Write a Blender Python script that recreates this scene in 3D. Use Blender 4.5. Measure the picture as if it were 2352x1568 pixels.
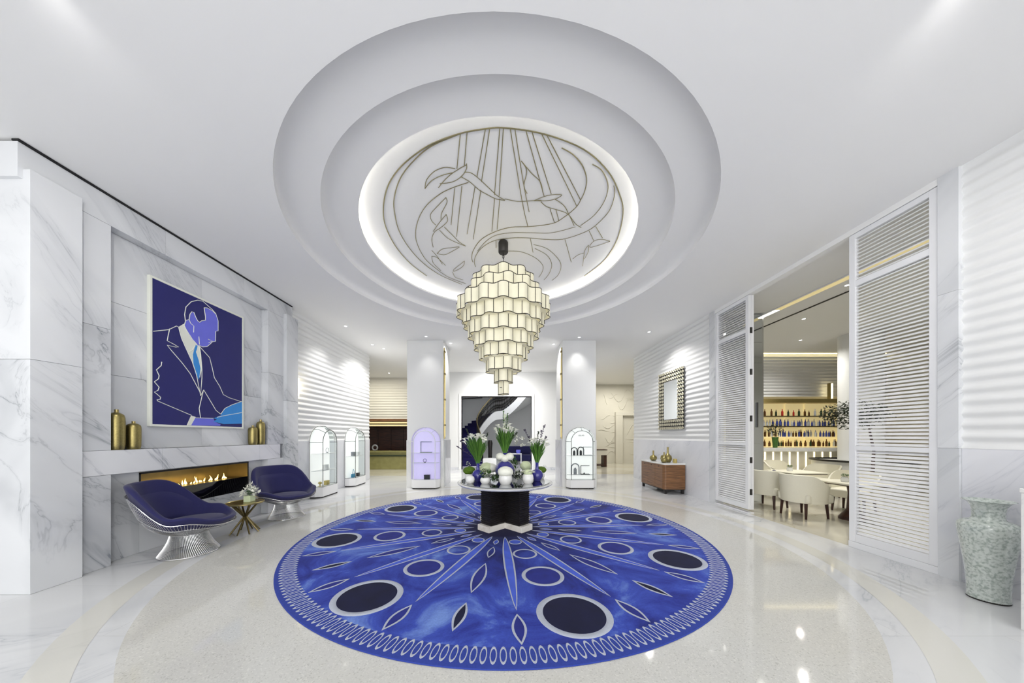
import bpy, bmesh, math, random
from mathutils import Vector, Matrix
random.seed(7)
PI = math.pi
for o in list(bpy.data.objects): bpy.data.objects.remove(o)
scene = bpy.context.scene
C = scene.collection

# ------------------------------------------------------------------ camera, world, lights, exposure
cam = bpy.data.cameras.new('camera'); cam_o = bpy.data.objects.new('camera', cam); C.objects.link(cam_o)
cam_o.location = (0, 0, 1.6); cam_o.rotation_euler = (PI/2, 0, 0)
cam.sensor_width = 36.0; cam.lens = 690/2352*36
cam.shift_x = (1176-1156)/2352; cam.shift_y = (1000-784)/2352
cam.clip_start = 0.05; scene.camera = cam_o

world = bpy.data.worlds.new('world'); scene.world = world; world.use_nodes = True
world.node_tree.nodes['Background'].inputs[0].default_value = (0.95, 0.97, 1.0, 1)
world.node_tree.nodes['Background'].inputs[1].default_value = 1.0
scene.view_settings.view_transform = 'Standard'
try: scene.view_settings.look = 'None'
except Exception: pass
scene.view_settings.exposure = 0.1
scene.view_settings.gamma = 1.0
scene.view_settings.use_curve_mapping = False
scene.cycles.use_denoising = True
scene.cycles.max_bounces = 6
scene.cycles.diffuse_bounces = 3
scene.cycles.glossy_bounces = 3
scene.cycles.transmission_bounces = 4
scene.cycles.transparent_max_bounces = 8
scene.cycles.use_adaptive_sampling = True
scene.cycles.adaptive_threshold = 0.18
scene.cycles.caustics_reflective = False
scene.cycles.caustics_refractive = False
scene.cycles.sample_clamp_indirect = 6.0

def add_light(name, kind, loc, energy, color=(1, 1, 1), size=0.1, size_y=None, rot=(0, 0, 0), spot=None, blend=0.6):
    l = bpy.data.lights.new(name, kind); l.energy = energy; l.color = color
    if kind == 'AREA':
        l.size = size
        if size_y: l.shape = 'RECTANGLE'; l.size_y = size_y
    elif kind == 'SPOT':
        l.shadow_soft_size = size; l.spot_size = spot; l.spot_blend = blend
    else: l.shadow_soft_size = size
    o = bpy.data.objects.new(name, l); C.objects.link(o); o.location = loc; o.rotation_euler = rot
    return o
# large fill area light added behind the camera, no entrance glazing is modelled
add_light('camera_side_fill', 'AREA', (0.0, -4.4, 2.3), 380, (1.0, 0.985, 0.965), 11.0, 4.2, rot=(PI/2+0.3, 0, 0))

# ------------------------------------------------------------------ materials
def s2l(c):
    c = c/255.0
    return c/12.92 if c <= 0.04045 else ((c+0.055)/1.055)**2.4
def rgb(r, g, b): return (s2l(r), s2l(g), s2l(b), 1.0)
MATS = {}
def newmat(name):
    m = bpy.data.materials.new(name); m.use_nodes = True
    MATS[name] = m
    return m, m.node_tree.nodes, m.node_tree.links, m.node_tree.nodes['Principled BSDF']
def grain(m, scale, amount, col):
    """fine procedural colour variation + faint bump on a plain colour"""
    n, l = m.node_tree.nodes, m.node_tree.links; b = n['Principled BSDF']
    g = n.new('ShaderNodeNewGeometry'); t = n.new('ShaderNodeTexNoise'); t.inputs['Scale'].default_value = scale; t.inputs['Detail'].default_value = 1
    l.new(g.outputs['Position'], t.inputs['Vector'])
    mix = n.new('ShaderNodeMix'); mix.data_type = 'RGBA'
    mix.inputs[6].default_value = tuple(c*(1-amount) for c in col[:3])+(1,)
    mix.inputs[7].default_value = tuple(min(1, c*(1+amount)) for c in col[:3])+(1,)
    l.new(t.outputs[0], mix.inputs[0]); l.new(mix.outputs[2], b.inputs['Base Color'])
def plain(name, col, rough=0.5, metal=0.0, g=(18, 0.05), coat=0.0, emis=None, estr=0.0, trans=0.0, ior=1.45, alpha=1.0):
    m, n, l, b = newmat(name)
    b.inputs['Base Color'].default_value = col; b.inputs['Roughness'].default_value = rough; b.inputs['Metallic'].default_value = metal
    b.inputs['Coat Weight'].default_value = coat; b.inputs['IOR'].default_value = ior
    b.inputs['Transmission Weight'].default_value = trans; b.inputs['Alpha'].default_value = alpha
    if emis: b.inputs['Emission Color'].default_value = emis; b.inputs['Emission Strength'].default_value = estr
    if g: grain(m, g[0], g[1], col)
    return m
def marble(name, base, vein, rough=0.15, scale=0.9, rot=(0.6, 0.5, 0.5), soft=0.5, bond=None):
    m, n, l, b = newmat(name)
    g = n.new('ShaderNodeNewGeometry'); mp = n.new('ShaderNodeCombineXYZ')
    d = Vector(rot).normalized(); a = Vector((0.31, 0.22, 0.92)); a = (a-d*a.dot(d)).normalized(); c = d.cross(a)
    for i, (v, k) in enumerate(((d, 0.32), (a, 1.7), (c, 1.5))):
        dt = n.new('ShaderNodeVectorMath'); dt.operation = 'DOT_PRODUCT'; dt.inputs[1].default_value = v*k
        l.new(g.outputs['Position'], dt.inputs[0]); l.new(dt.outputs['Value'], mp.inputs[i])
    t1 = n.new('ShaderNodeTexNoise'); t1.inputs['Scale'].default_value = scale; t1.inputs['Detail'].default_value = 5; t1.inputs['Roughness'].default_value = 0.62; t1.inputs['Distortion'].default_value = 1.1
    l.new(mp.outputs[0], t1.inputs['Vector'])
    r1 = n.new('ShaderNodeValToRGB')
    e = r1.color_ramp.elements
    e[0].position = 0.455; e[0].color = (0, 0, 0, 1); e[1].position = 0.545; e[1].color = (0, 0, 0, 1)
    x = e.new(0.492); x.color = (0.25, 0.25, 0.25, 1); x = e.new(0.5); x.color = (1, 1, 1, 1); x = e.new(0.512); x.color = (0.3, 0.3, 0.3, 1)
    l.new(t1.outputs[0], r1.inputs[0])
    t2 = n.new('ShaderNodeTexNoise'); t2.inputs['Scale'].default_value = scale*0.7; t2.inputs['Detail'].default_value = 3; t2.inputs['Distortion'].default_value = 0.6
    l.new(mp.outputs[0], t2.inputs['Vector'])
    r2 = n.new('ShaderNodeValToRGB'); r2.color_ramp.elements[0].position = 0.42; r2.color_ramp.elements[1].position = 0.72
    l.new(t2.outputs[0], r2.inputs[0])
    m1 = n.new('ShaderNodeMath'); m1.operation = 'MULTIPLY'; m1.inputs[1].default_value = soft; l.new(r2.outputs[0], m1.inputs[0])
    m2 = n.new('ShaderNodeMath'); m2.operation = 'MULTIPLY'; m2.inputs[1].default_value = 0.75; l.new(r1.outputs[0], m2.inputs[0])
    # veins gather where the clouding is stronger
    m3 = n.new('ShaderNodeMath'); m3.operation = 'MULTIPLY_ADD'; l.new(m2.outputs[0], m3.inputs[0]); l.new(r2.outputs[0], m3.inputs[1]); l.new(m1.outputs[0], m3.inputs[2])
    m3.use_clamp = True
    mix = n.new('ShaderNodeMix'); mix.data_type = 'RGBA'; mix.inputs[6].default_value = base; mix.inputs[7].default_value = vein
    l.new(m3.outputs[0], mix.inputs[0])
    out = mix.outputs[2]
    if bond:
        br = n.new('ShaderNodeTexBrick'); br.inputs['Scale'].default_value = 1.0; br.offset = 0.5
        br.inputs['Brick Width'].default_value = bond[0]; br.inputs['Row Height'].default_value = bond[1]; br.inputs['Mortar Size'].default_value = 0.002
        br.inputs['Color1'].default_value = (1, 1, 1, 1); br.inputs['Color2'].default_value = (0.96, 0.965, 0.975, 1); br.inputs['Mortar'].default_value = (0.8, 0.8, 0.8, 1)
        l.new(g.outputs['Position'], br.inputs['Vector'])
        mm = n.new('ShaderNodeMix'); mm.data_type = 'RGBA'; mm.blend_type = 'MULTIPLY'; mm.inputs[0].default_value = 1
        l.new(out, mm.inputs[6]); l.new(br.outputs[0], mm.inputs[7]); out = mm.outputs[2]
    l.new(out, b.inputs['Base Color']); b.inputs['Roughness'].default_value = rough
    return m
plain('ceiling_white', rgb(243, 243, 243), 0.9, g=None)
plain('wall_white', rgb(236, 237, 237), 0.55, g=None)
plain('cream_wall', rgb(224, 221, 210), 0.6, g=(4, 0.02))
plain('lacquer_white', rgb(238, 239, 242), 0.35, g=None)
marble('marble_wall', rgb(226, 228, 231), rgb(138, 143, 150), 0.12, 1.0, (0.1, 0.72, -0.68), 0.40)
marble('marble_wall_b', rgb(225, 227, 230), rgb(144, 149, 157), 0.12, 1.15, (-0.1, 0.66, -0.74), 0.42)
marble('marble_dado', rgb(232, 233, 238), rgb(178, 182, 192), 0.15, 0.9, (0.3, 0.6, -0.6), 0.33)
marble('marble_floor', rgb(222, 223, 224), rgb(165, 170, 178), 0.06, 0.9, (0.82, 0.55, 0.02), 0.36, bond=(1.6, 0.8))
marble('marble_band', rgb(217, 216, 209), rgb(186, 187, 184), 0.08, 0.8, (0.6, 0.7, 0.0), 0.3)
marble('mantel_marble', rgb(236, 237, 240), rgb(168, 172, 180), 0.12, 1.0, (0.1, 0.72, -0.68), 0.3)
marble('marble_white', rgb(238, 238, 236), rgb(196, 198, 202), 0.12, 1.6, (0.5, 0.5, -0.6), 0.2)
marble('plinth_stone', rgb(236, 232, 224), rgb(190, 180, 165), 0.2, 3.5, (0.3, 0.1, 0.3), 0.3)
marble('reception_floor', rgb(216, 212, 198), rgb(176, 168, 145), 0.1, 0.7, (0.1, 0.1, 0.3), 0.4)
def terrazzo():
    m, n, l, b = newmat('terrazzo')
    g = n.new('ShaderNodeNewGeometry'); v = n.new('ShaderNodeTexVoronoi'); v.inputs['Scale'].default_value = 120
    l.new(g.outputs['Position'], v.inputs['Vector'])
    sep = n.new('ShaderNodeSeparateColor'); l.new(v.outputs['Color'], sep.inputs[0])
    r = n.new('ShaderNodeValToRGB'); e = r.color_ramp.elements
    e[0].position = 0.0; e[0].color = rgb(190, 191, 188); e[1].position = 1.0; e[1].color = rgb(222, 223, 220)
    x = e.new(0.12); x.color = rgb(208, 209, 207); x = e.new(0.85); x.color = rgb(212, 213, 211)
    l.new(sep.outputs[0], r.inputs[0])
    t = n.new('ShaderNodeTexNoise'); t.inputs['Scale'].default_value = 0.7; l.new(g.outputs['Position'], t.inputs['Vector'])
    mix = n.new('ShaderNodeMix'); mix.data_type = 'RGBA'; mix.blend_type = 'MULTIPLY'; mix.inputs[7].default_value = rgb(248, 244, 236)
    l.new(t.outputs[0], mix.inputs[0]); l.new(r.outputs[0], mix.inputs[6]); l.new(mix.outputs[2], b.inputs['Base Color'])
    b.inputs['Roughness'].default_value = 0.06
terrazzo()
plain('black_gap', rgb(18, 18, 20), 0.7)
plain('brass', rgb(176, 160, 108), 0.32, 1.0, g=(30, 0.12))
plain('champagne', rgb(214, 208, 186), 0.3, 0.9, g=(30, 0.1))
plain('brass_dark', rgb(120, 108, 74), 0.4, 1.0, g=(30, 0.12))
plain('inlay_brass', rgb(150, 142, 108), 0.45, 0.6, g=(10, 0.1))
plain('hammered_gold', rgb(152, 140, 92), 0.36, 1.0, g=(70, 0.3))
plain('steel', rgb(205, 206, 208), 0.22, 1.0, g=(20, 0.03))
plain('nickel_wire', rgb(214, 214, 214), 0.25, 1.0, g=None)
plain('mirror', rgb(232, 236, 238), 0.02, 1.0, g=None)
plain('mirror_steel', rgb(205, 209, 212), 0.05, 1.0, g=None)
plain('bronze_frame', rgb(96, 96, 96), 0.35, 0.8)
plain('dark_line', rgb(40, 38, 36), 0.5)
plain('lamp_frame', rgb(62, 58, 48), 0.4, 0.6)
plain('navy_fabric', rgb(31, 31, 82), 0.85, g=(160, 0.18))
MATS['navy_fabric'].node_tree.nodes['Principled BSDF'].inputs['Sheen Weight'].default_value = 0.15
plain('blue_glaze', rgb(52, 50, 138), 0.12, g=(14, 0.15), coat=0.6)
plain('white_ceramic', rgb(240, 240, 238), 0.2, g=(10, 0.02), coat=0.3)
plain('cream_leather', rgb(238, 234, 216), 0.5, g=(60, 0.03))
plain('dark_wood', rgb(62, 36, 26), 0.4, g=(25, 0.3))
plain('ebony', rgb(28, 25, 25), 0.4, g=(40, 0.3))
plain('black_glass', rgb(10, 10, 12), 0.04, coat=1.0, g=None)
plain('glass', (0.95, 0.98, 0.97, 1), 0.0, trans=1.0, ior=1.08, g=None)
plain('case_white', rgb(245, 245, 246), 0.3, g=(5, 0.01))
plain('case_glow', rgb(245, 245, 246), 0.5, g=(5, 0.01), emis=rgb(255, 253, 248), estr=0.45)
plain('case_violet', rgb(226, 216, 248), 0.5, g=(5, 0.02), emis=rgb(205, 188, 252), estr=0.33)
plain('stem_green', rgb(96, 142, 58), 0.5, g=(30, 0.25))
plain('leaf_green', rgb(70, 110, 46), 0.5, g=(25, 0.3))
plain('leaf_dark', rgb(46, 58, 40), 0.5, g=(25, 0.3))
plain('moss_green', rgb(82, 112, 28), 0.9, g=(60, 0.4))
plain('petal_white', rgb(244, 245, 232), 0.5, g=(30, 0.04))
plain('petal_green', rgb(220, 232, 190), 0.5, g=(30, 0.06))
plain('twig_violet', rgb(70, 62, 84), 0.6, g=(30, 0.3))
plain('shade_lit', rgb(234, 230, 206), 0.6, g=(9, 0.06), emis=rgb(255, 246, 214), estr=0.11)
plain('sconce_lit', rgb(255, 244, 205), 0.5, g=None, emis=rgb(255, 236, 180), estr=3.0)
plain('led_lit', rgb(255, 253, 246), 0.5, g=None, emis=rgb(255, 251, 240), estr=15.0)
plain('downlight_lit', rgb(255, 255, 255), 0.5, g=None, emis=rgb(255, 252, 246), estr=14.0)
plain('flame', rgb(255, 214, 110), 0.5, g=None, emis=rgb(255, 222, 140), estr=4.0)
plain('fire_back', rgb(168, 146, 92), 0.35, 0.6, g=(6, 0.25))
plain('paint_navy', rgb(37, 38, 106), 0.6, g=(8, 0.06))
plain('paint_violet', rgb(112, 116, 226), 0.6, g=(8, 0.06))
plain('paint_white', rgb(236, 238, 228), 0.6, g=(8, 0.02))
plain('paint_blue', rgb(58, 146, 224), 0.6, g=(8, 0.05))
plain('rug_silver', rgb(176, 182, 196), 0.9, g=(90, 0.12))
plain('rug_navy', rgb(14, 18, 52), 0.95, g=(6, 0.35))
plain('rug_mid', rgb(36, 44, 128), 0.95, g=(8, 0.25))
plain('rug_light', rgb(72, 96, 204), 0.95, g=(6, 0.25))
plain('item_dark', rgb(44, 44, 50), 0.4, g=(40, 0.4))
plain('item_blue', rgb(70, 150, 190), 0.4)
plain('item_gold', rgb(196, 178, 110), 0.4, 0.5)
plain('item_grey', rgb(150, 152, 158), 0.4, g=(40, 0.3))
plain('stair_carpet', rgb(30, 26, 84), 0.9, g=(30, 0.3))
plain('bottle_blue', rgb(70, 84, 160), 0.15, g=(3, 0.4))
plain('bottle_amber', rgb(92, 62, 34), 0.15, g=(3, 0.4))
plain('bottle_clear', rgb(206, 210, 214), 0.1, g=(3, 0.2))
plain('bottle_green', rgb(44, 66, 46), 0.15, g=(3, 0.4))
plain('bottle_red', rgb(176, 48, 40), 0.2, g=(3, 0.2))
plain('desk_olive', rgb(150, 146, 92), 0.25, g=(5, 0.2))
plain('bar_warm', rgb(226, 214, 170), 0.5, g=(4, 0.1), emis=rgb(255, 230, 165), estr=0.4)
for k in ('shade_lit', 'case_glow', 'case_violet', 'bar_warm', 'flame', 'downlight_lit'): MATS[k].cycles.emission_sampling = 'NONE'
def walnut(name, c1, c2):
    m, n, l, b = newmat(name)
    g = n.new('ShaderNodeNewGeometry'); mp = n.new('ShaderNodeMapping'); mp.inputs['Scale'].default_value = (2.0, 1.2, 22)
    l.new(g.outputs['Position'], mp.inputs['Vector'])
    t = n.new('ShaderNodeTexNoise'); t.inputs['Scale'].default_value = 1.6; t.inputs['Detail'].default_value = 6; t.inputs['Distortion'].default_value = 0.4
    l.new(mp.outputs[0], t.inputs['Vector'])
    r = n.new('ShaderNodeValToRGB'); r.color_ramp.elements[0].position = 0.3; r.color_ramp.elements[0].color = c1; r.color_ramp.elements[1].position = 0.72; r.color_ramp.elements[1].color = c2
    l.new(t.outputs[0], r.inputs[0]); l.new(r.outputs[0], b.inputs['Base Color']); b.inputs['Roughness'].default_value = 0.35
walnut('walnut', rgb(98, 66, 40), rgb(152, 108, 70))
walnut('red_wood', rgb(44, 22, 18), rgb(88, 46, 34))
def crackle():
    m, n, l, b = newmat('crackle_glaze')
    g = n.new('ShaderNodeNewGeometry')
    t = n.new('ShaderNodeTexNoise'); t.inputs['Scale'].default_value = 45; t.inputs['Detail'].default_value = 4; l.new(g.outputs['Position'], t.inputs['Vector'])
    r = n.new('ShaderNodeValToRGB'); e = r.color_ramp.elements
    e[0].position = 0.34; e[0].color = rgb(158, 169, 162); e[1].position = 0.56; e[1].color = rgb(206, 214, 208)
    l.new(t.outputs[0], r.inputs[0]); l.new(r.outputs[0], b.inputs['Base Color'])
    b.inputs['Roughness'].default_value = 0.16; b.inputs['Coat Weight'].default_value = 0.5
crackle()
def rug_field():
    m, n, l, b = newmat('rug_field')
    g = n.new('ShaderNodeNewGeometry')
    sub = n.new('ShaderNodeVectorMath'); sub.operation = 'SUBTRACT'; sub.inputs[1].default_value = (0, 5.2, 0); l.new(g.outputs['Position'], sub.inputs[0])
    sepx = n.new('ShaderNodeSeparateXYZ'); l.new(sub.outputs[0], sepx.inputs[0])
    cmb = n.new('ShaderNodeCombineXYZ'); l.new(sepx.outputs[0], cmb.inputs[0]); l.new(sepx.outputs[1], cmb.inputs[1])
    ln = n.new('ShaderNodeVectorMath'); ln.operation = 'LENGTH'; l.new(cmb.outputs[0], ln.inputs[0])
    def noise(sc, det, dist):
        t = n.new('ShaderNodeTexNoise'); t.inputs['Scale'].default_value = sc; t.inputs['Detail'].default_value = det; t.inputs['Distortion'].default_value = dist
        l.new(g.outputs['Position'], t.inputs['Vector']); return t
    t1 = noise(1.5, 9, 0.9); t1.inputs['Roughness'].default_value = 0.62; t2 = noise(60, 2, 0)
    # dyed light pools sit between scalloped darker arcs
    vor = n.new('ShaderNodeTexVoronoi'); vor.inputs['Scale'].default_value = 0.62; l.new(g.outputs['Position'], vor.inputs['Vector'])
    a = n.new('ShaderNodeMath'); a.operation = 'MULTIPLY_ADD'; a.inputs[1].default_value = 0.22; l.new(vor.outputs['Distance'], a.inputs[0]); l.new(t1.outputs[0], a.inputs[2])
    r = n.new('ShaderNodeValToRGB'); e = r.color_ramp.elements
    e[0].position = 0.40; e[0].color = rgb(22, 31, 104); e[1].position = 0.82; e[1].color = rgb(120, 152, 226)
    x = e.new(0.56); x.color = rgb(40, 56, 156); x = e.new(0.68); x.color = rgb(60, 84, 190)
    l.new(a.outputs[0], r.inputs[0])
    rr = n.new('ShaderNodeValToRGB'); e = rr.color_ramp.elements
    e[0].position = 0.21; e[0].color = (0, 0, 0, 1); e[1].position = 0.50; e[1].color = (1, 1, 1, 1)
    x = e.new(0.33); x.color = (0.4, 0.4, 0.4, 1)
    mr = n.new('ShaderNodeMath'); mr.operation = 'DIVIDE'; mr.inputs[1].default_value = 3.16; l.new(ln.outputs['Value'], mr.inputs[0])
    mw = n.new('ShaderNodeMath'); mw.operation = 'MULTIPLY_ADD'; mw.inputs[1].default_value = 0.12; l.new(t1.outputs[0], mw.inputs[0]); l.new(mr.outputs[0], mw.inputs[2])
    l.new(mw.outputs[0], rr.inputs[0])
    mix = n.new('ShaderNodeMix'); mix.data_type = 'RGBA'; mix.inputs[6].default_value = rgb(14, 16, 66)
    l.new(rr.outputs[0], mix.inputs[0]); l.new(r.outputs[0], mix.inputs[7])
    # plain mid blue band at the rim
    gt = n.new('ShaderNodeMath'); gt.operation = 'GREATER_THAN'; gt.inputs[1].default_value = 2.95; l.new(ln.outputs['Value'], gt.inputs[0])
    rim = n.new('ShaderNodeMix'); rim.data_type = 'RGBA'; rim.inputs[7].default_value = rgb(47, 68, 162); l.new(gt.outputs[0], rim.inputs[0]); l.new(mix.outputs[2], rim.inputs[6])
    f = n.new('ShaderNodeMix'); f.data_type = 'RGBA'; f.blend_type = 'MULTIPLY'; f.inputs[0].default_value = 0.35
    l.new(rim.outputs[2], f.inputs[6]); l.new(t2.outputs[0], f.inputs[7]); l.new(f.outputs[2], b.inputs['Base Color'])
    b.inputs['Roughness'].default_value = 0.95
    bp = n.new('ShaderNodeBump'); bp.inputs['Strength'].default_value = 0.3; bp.inputs['Distance'].default_value = 0.004; l.new(t2.outputs[0], bp.inputs['Height']); l.new(bp.outputs[0], b.inputs['Normal'])
rug_field()

# ------------------------------------------------------------------ mesh builder
class MB:
    def __init__(s): s.v = []; s.f = []
    def add(s, vs, fs):
        k = len(s.v); s.v += [tuple(p) for p in vs]; s.f += [tuple(i+k for i in f) for f in fs]; return s
    def box(s, x0, x1, y0, y1, z0, z1):
        return s.add([(x0,y0,z0),(x1,y0,z0),(x1,y1,z0),(x0,y1,z0),(x0,y0,z1),(x1,y0,z1),(x1,y1,z1),(x0,y1,z1)],
                     [(3,2,1,0),(4,5,6,7),(0,1,5,4),(1,2,6,5),(2,3,7,6),(3,0,4,7)])
    def prism(s, poly, z0, z1, axis='z'):
        n = len(poly)
        def P(a, b, z): return (a, b, z) if axis == 'z' else ((z, a, b) if axis == 'x' else (a, z, b))
        vs = [P(a, b, z0) for a, b in poly]+[P(a, b, z1) for a, b in poly]
        fs = [tuple(range(n))[::-1], tuple(range(n, 2*n))]+[(i, (i+1) % n, n+(i+1) % n, n+i) for i in range(n)]
        return s.add(vs, fs)
    def lathe(s, prof, n=32, c=(0, 0, 0), cap=True):
        vs = []; fs = []
        for r, z in prof:
            for i in range(n):
                a = 2*PI*i/n; vs.append((c[0]+r*math.cos(a), c[1]+r*math.sin(a), c[2]+z))
        for j in range(len(prof)-1):
            for i in range(n):
                fs.append((j*n+i, j*n+(i+1) % n, (j+1)*n+(i+1) % n, (j+1)*n+i))
        if cap and prof[0][0] > 1e-4: fs.append(tuple(range(n))[::-1])
        if cap and prof[-1][0] > 1e-4: fs.append(tuple(range((len(prof)-1)*n, len(prof)*n)))
        return s.add(vs, fs)
    def tube(s, pts, r, n=6, closed=False, flat=None):
        pts = [Vector(p) for p in pts]; m = len(pts)
        rs = r if isinstance(r, (list, tuple)) else [r]*m
        vs = []; fs = []; up = None
        for i, p in enumerate(pts):
            if closed: d = pts[(i+1) % m]-pts[(i-1) % m]
            else: d = pts[min(i+1, m-1)]-pts[max(i-1, 0)]
            if d.length < 1e-9: d = Vector((0, 0, 1))
            d.normalize()
            if up is None:
                up = Vector((0, 0, 1)) if abs(d.z) < 0.9 else Vector((1, 0, 0))
            a = d.cross(up)
            if a.length < 1e-6: a = d.cross(Vector((0.3, 1, 0.2)))
            a.normalize(); b2 = a.cross(d).normalized(); up = b2
            for k in range(n):
                t = 2*PI*k/n
                vs.append(p+a*(rs[i]*math.cos(t))+b2*(rs[i]*math.sin(t)*(flat or 1)))
        for i in range(m if closed else m-1):
            j = (i+1) % m
            for k in range(n): fs.append((i*n+k, i*n+(k+1) % n, j*n+(k+1) % n, j*n+k))
        if not closed: fs += [tuple(range(n))[::-1], tuple(range((m-1)*n, m*n))]
        return s.add(vs, fs)
    def grid(s, fn, nu, nv, cu=False):
        vs = [fn(i/(nu if cu else nu-1), j/(nv-1)) for j in range(nv) for i in range(nu)]
        fs = []
        for j in range(nv-1):
            for i in range(nu if cu else nu-1):
                i2 = (i+1) % nu; fs.append((j*nu+i, j*nu+i2, (j+1)*nu+i2, (j+1)*nu+i))
        return s.add(vs, fs)
    def mesh(s, name, mat, smooth=True, recalc=True):
        me = bpy.data.meshes.new(name); me.from_pydata(s.v, [], s.f)
        if recalc:
            bm = bmesh.new(); bm.from_mesh(me); bmesh.ops.recalc_face_normals(bm, faces=bm.faces); bm.to_mesh(me); bm.free()
        if smooth:
            me.polygons.foreach_set('use_smooth', [True]*len(me.polygons))
            me.set_sharp_from_angle(angle=math.radians(38))
        me.materials.append(MATS[mat]); me.update(); return me
    def build(s, name, mat, parent=None, smooth=True, bevel=0, loc=None, recalc=True):
        o = bpy.data.objects.new(name, s.mesh(name, mat, smooth, recalc)); C.objects.link(o)
        if parent: o.parent = parent
        if loc: o.location = loc
        if bevel:
            b = o.modifiers.new('bevel', 'BEVEL'); b.width = bevel; b.segments = 2; b.limit_method = 'ANGLE'
        return o
def tag(o, label=None, cat=None, group=None, kind=None):
    if label: o['label'] = label
    if cat: o['category'] = cat
    if group: o['group'] = group
    if kind: o['kind'] = kind
    return o
def thing(name, label, cat, loc=(0, 0, 0), rz=0, group=None):
    o = bpy.data.objects.new(name, None); C.objects.link(o); o.location = loc; o.rotation_euler = (0, 0, rz)
    o.empty_display_size = 0.1
    return tag(o, label, cat, group)
def struct(name, mb, mat, bevel=0, smooth=True, label=None):
    o = mb.build(name, mat, None, smooth, bevel); o['kind'] = 'structure'
    if label: o['label'] = label
    return o
def share(name, me, parent, loc=(0, 0, 0), rot=(0, 0, 0), sc=None):
    o = bpy.data.objects.new(name, me); C.objects.link(o); o.parent = parent; o.location = loc; o.rotation_euler = rot
    if sc: o.scale = sc
    return o
def copy_tree(o, parent=None):
    c = o.copy(); C.objects.link(c); c.parent = parent
    for ch in list(o.children): copy_tree(ch, c)
    return c
def smoothpath(pts, k=6):
    out = []; n = len(pts)
    for i in range(n-1):
        p0 = pts[max(i-1, 0)]; p1 = pts[i]; p2 = pts[i+1]; p3 = pts[min(i+2, n-1)]
        for j in range(k):
            t = j/k
            out.append(tuple(0.5*((2*b)+(c-a)*t+(2*a-5*b+4*c-d)*t*t+(-a+3*b-3*c+d)*t**3) for a, b, c, d in zip(p0, p1, p2, p3)))
    out.append(tuple(pts[-1])); return out
def sstep(a, b, x):
    t = max(0, min(1, (x-a)/(b-a))); return t*t*(3-2*t)

CEIL = 4.55; XL = -4.83; XR = 5.0; RC = (0.0, 5.2)

# ================================================================== the setting
fl = struct('floor', MB().box(-10, 15, -4.5, 22, -0.2, 0.0), 'marble_floor')
def disc(r0, r1, z0, z1, n=128, c=RC):
    m = MB(); vs = []; fs = []
    for r, z in ((r0, z1), (r1, z1), (r1, z0)):
        for i in range(n):
            a = 2*PI*i/n; vs.append((c[0]+r*math.cos(a), c[1]+r*math.sin(a), z))
    for j in (0, 1):
        for i in range(n): fs.append((j*n+i, j*n+(i+1) % n, (j+1)*n+(i+1) % n, (j+1)*n+i))
    if r0 < 1e-6: pass
    return m.add(vs, fs)
tag(disc(0.0, 4.12, -0.001, 0.0012).build('terrazzo_inlay', 'terrazzo', fl), 'pale speckled terrazzo around the rug')
disc(4.30, 4.52, -0.001, 0.0012).build('border_band', 'marble_band', fl)
MB().box(-10, -3.2, 12.0, 16, -0.001, 0.0012).build('lobby_slab', 'reception_floor', fl)
MB().box(5.03, 14, 3.4, 10.8, -0.001, 0.0012).build('bar_slab', 'reception_floor', fl)
MB().box(3.6, 9, 12.5, 18, -0.001, 0.0012).build('lobby_slab', 'reception_floor', fl)

# ceiling with a round opening, two coved steps and a lit dome tray
CC = (-0.07, 5.2); R0 = 3.11
def ceiling_plane():
    x0, x1, y0, y1 = -10, 15, -4.5, 22
    angs = sorted(set([2*PI*i/160 for i in range(160)]+[math.atan2(y-CC[1], x-CC[0]) % (2*PI) for x in (x0, x1) for y in (y0, y1)]))
    m = MB(); vs = []; n = len(angs)
    for a in angs: vs.append((CC[0]+R0*math.cos(a), CC[1]+R0*math.sin(a), CEIL))
    for a in angs:
        c, s = math.cos(a), math.sin(a); t = 1e9
        if c > 1e-9: t = min(t, (x1-CC[0])/c)
        if c < -1e-9: t = min(t, (x0-CC[0])/c)
        if s > 1e-9: t = min(t, (y1-CC[1])/s)
        if s < -1e-9: t = min(t, (y0-CC[1])/s)
        vs.append((CC[0]+t*c, CC[1]+t*s, CEIL))
    return m.add(vs, [(i, n+i, n+(i+1) % n, (i+1) % n) for i in range(n)])
ceil = struct('ceiling', ceiling_plane(), 'ceiling_white', smooth=False)
def lathe_open(prof, n=128, c=CC):
    m = MB(); vs = []; fs = []
    for r, z in prof:
        for i in range(n):
            a = 2*PI*i/n; vs.append((c[0]+r*math.cos(a), c[1]+r*math.sin(a), z))
    for j in range(len(prof)-1):
        for i in range(n): fs.append((j*n+i, j*n+(i+1) % n, (j+1)*n+(i+1) % n, (j+1)*n+i))
    return m.add(vs, fs)
def cove(r, z, dz, rin, q=0.07):
    p = [(r, z), (r, z+dz-q)]
    for i in range(1, 7):
        t = PI/2*i/6; p.append((r-q*2.2*(1-math.cos(t)), z+dz-q+q*math.sin(t)))
    return p+[(rin, z+dz)]
lathe_open(cove(3.11, 4.55, 0.125, 2.66)).build('ceiling_step', 'ceiling_white', ceil)
lathe_open([(2.66, 4.675)]+cove(2.645, 4.675, 0.115, 2.2)).build('ceiling_step', 'ceiling_white', ceil)
lathe_open([(2.2, 4.79), (2.195, 4.80), (2.2, 4.825), (2.5, 4.825)]).build('cove_lip', 'ceiling_white', ceil)
dome = [(2.5, 4.825), (2.53, 4.86), (2.5, 4.905), (2.42, 4.94), (2.3, 4.955), (2.0, 4.96), (0.001, 4.96)]
lathe_open(dome).build('dome_tray', 'ceiling_white', ceil)
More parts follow.
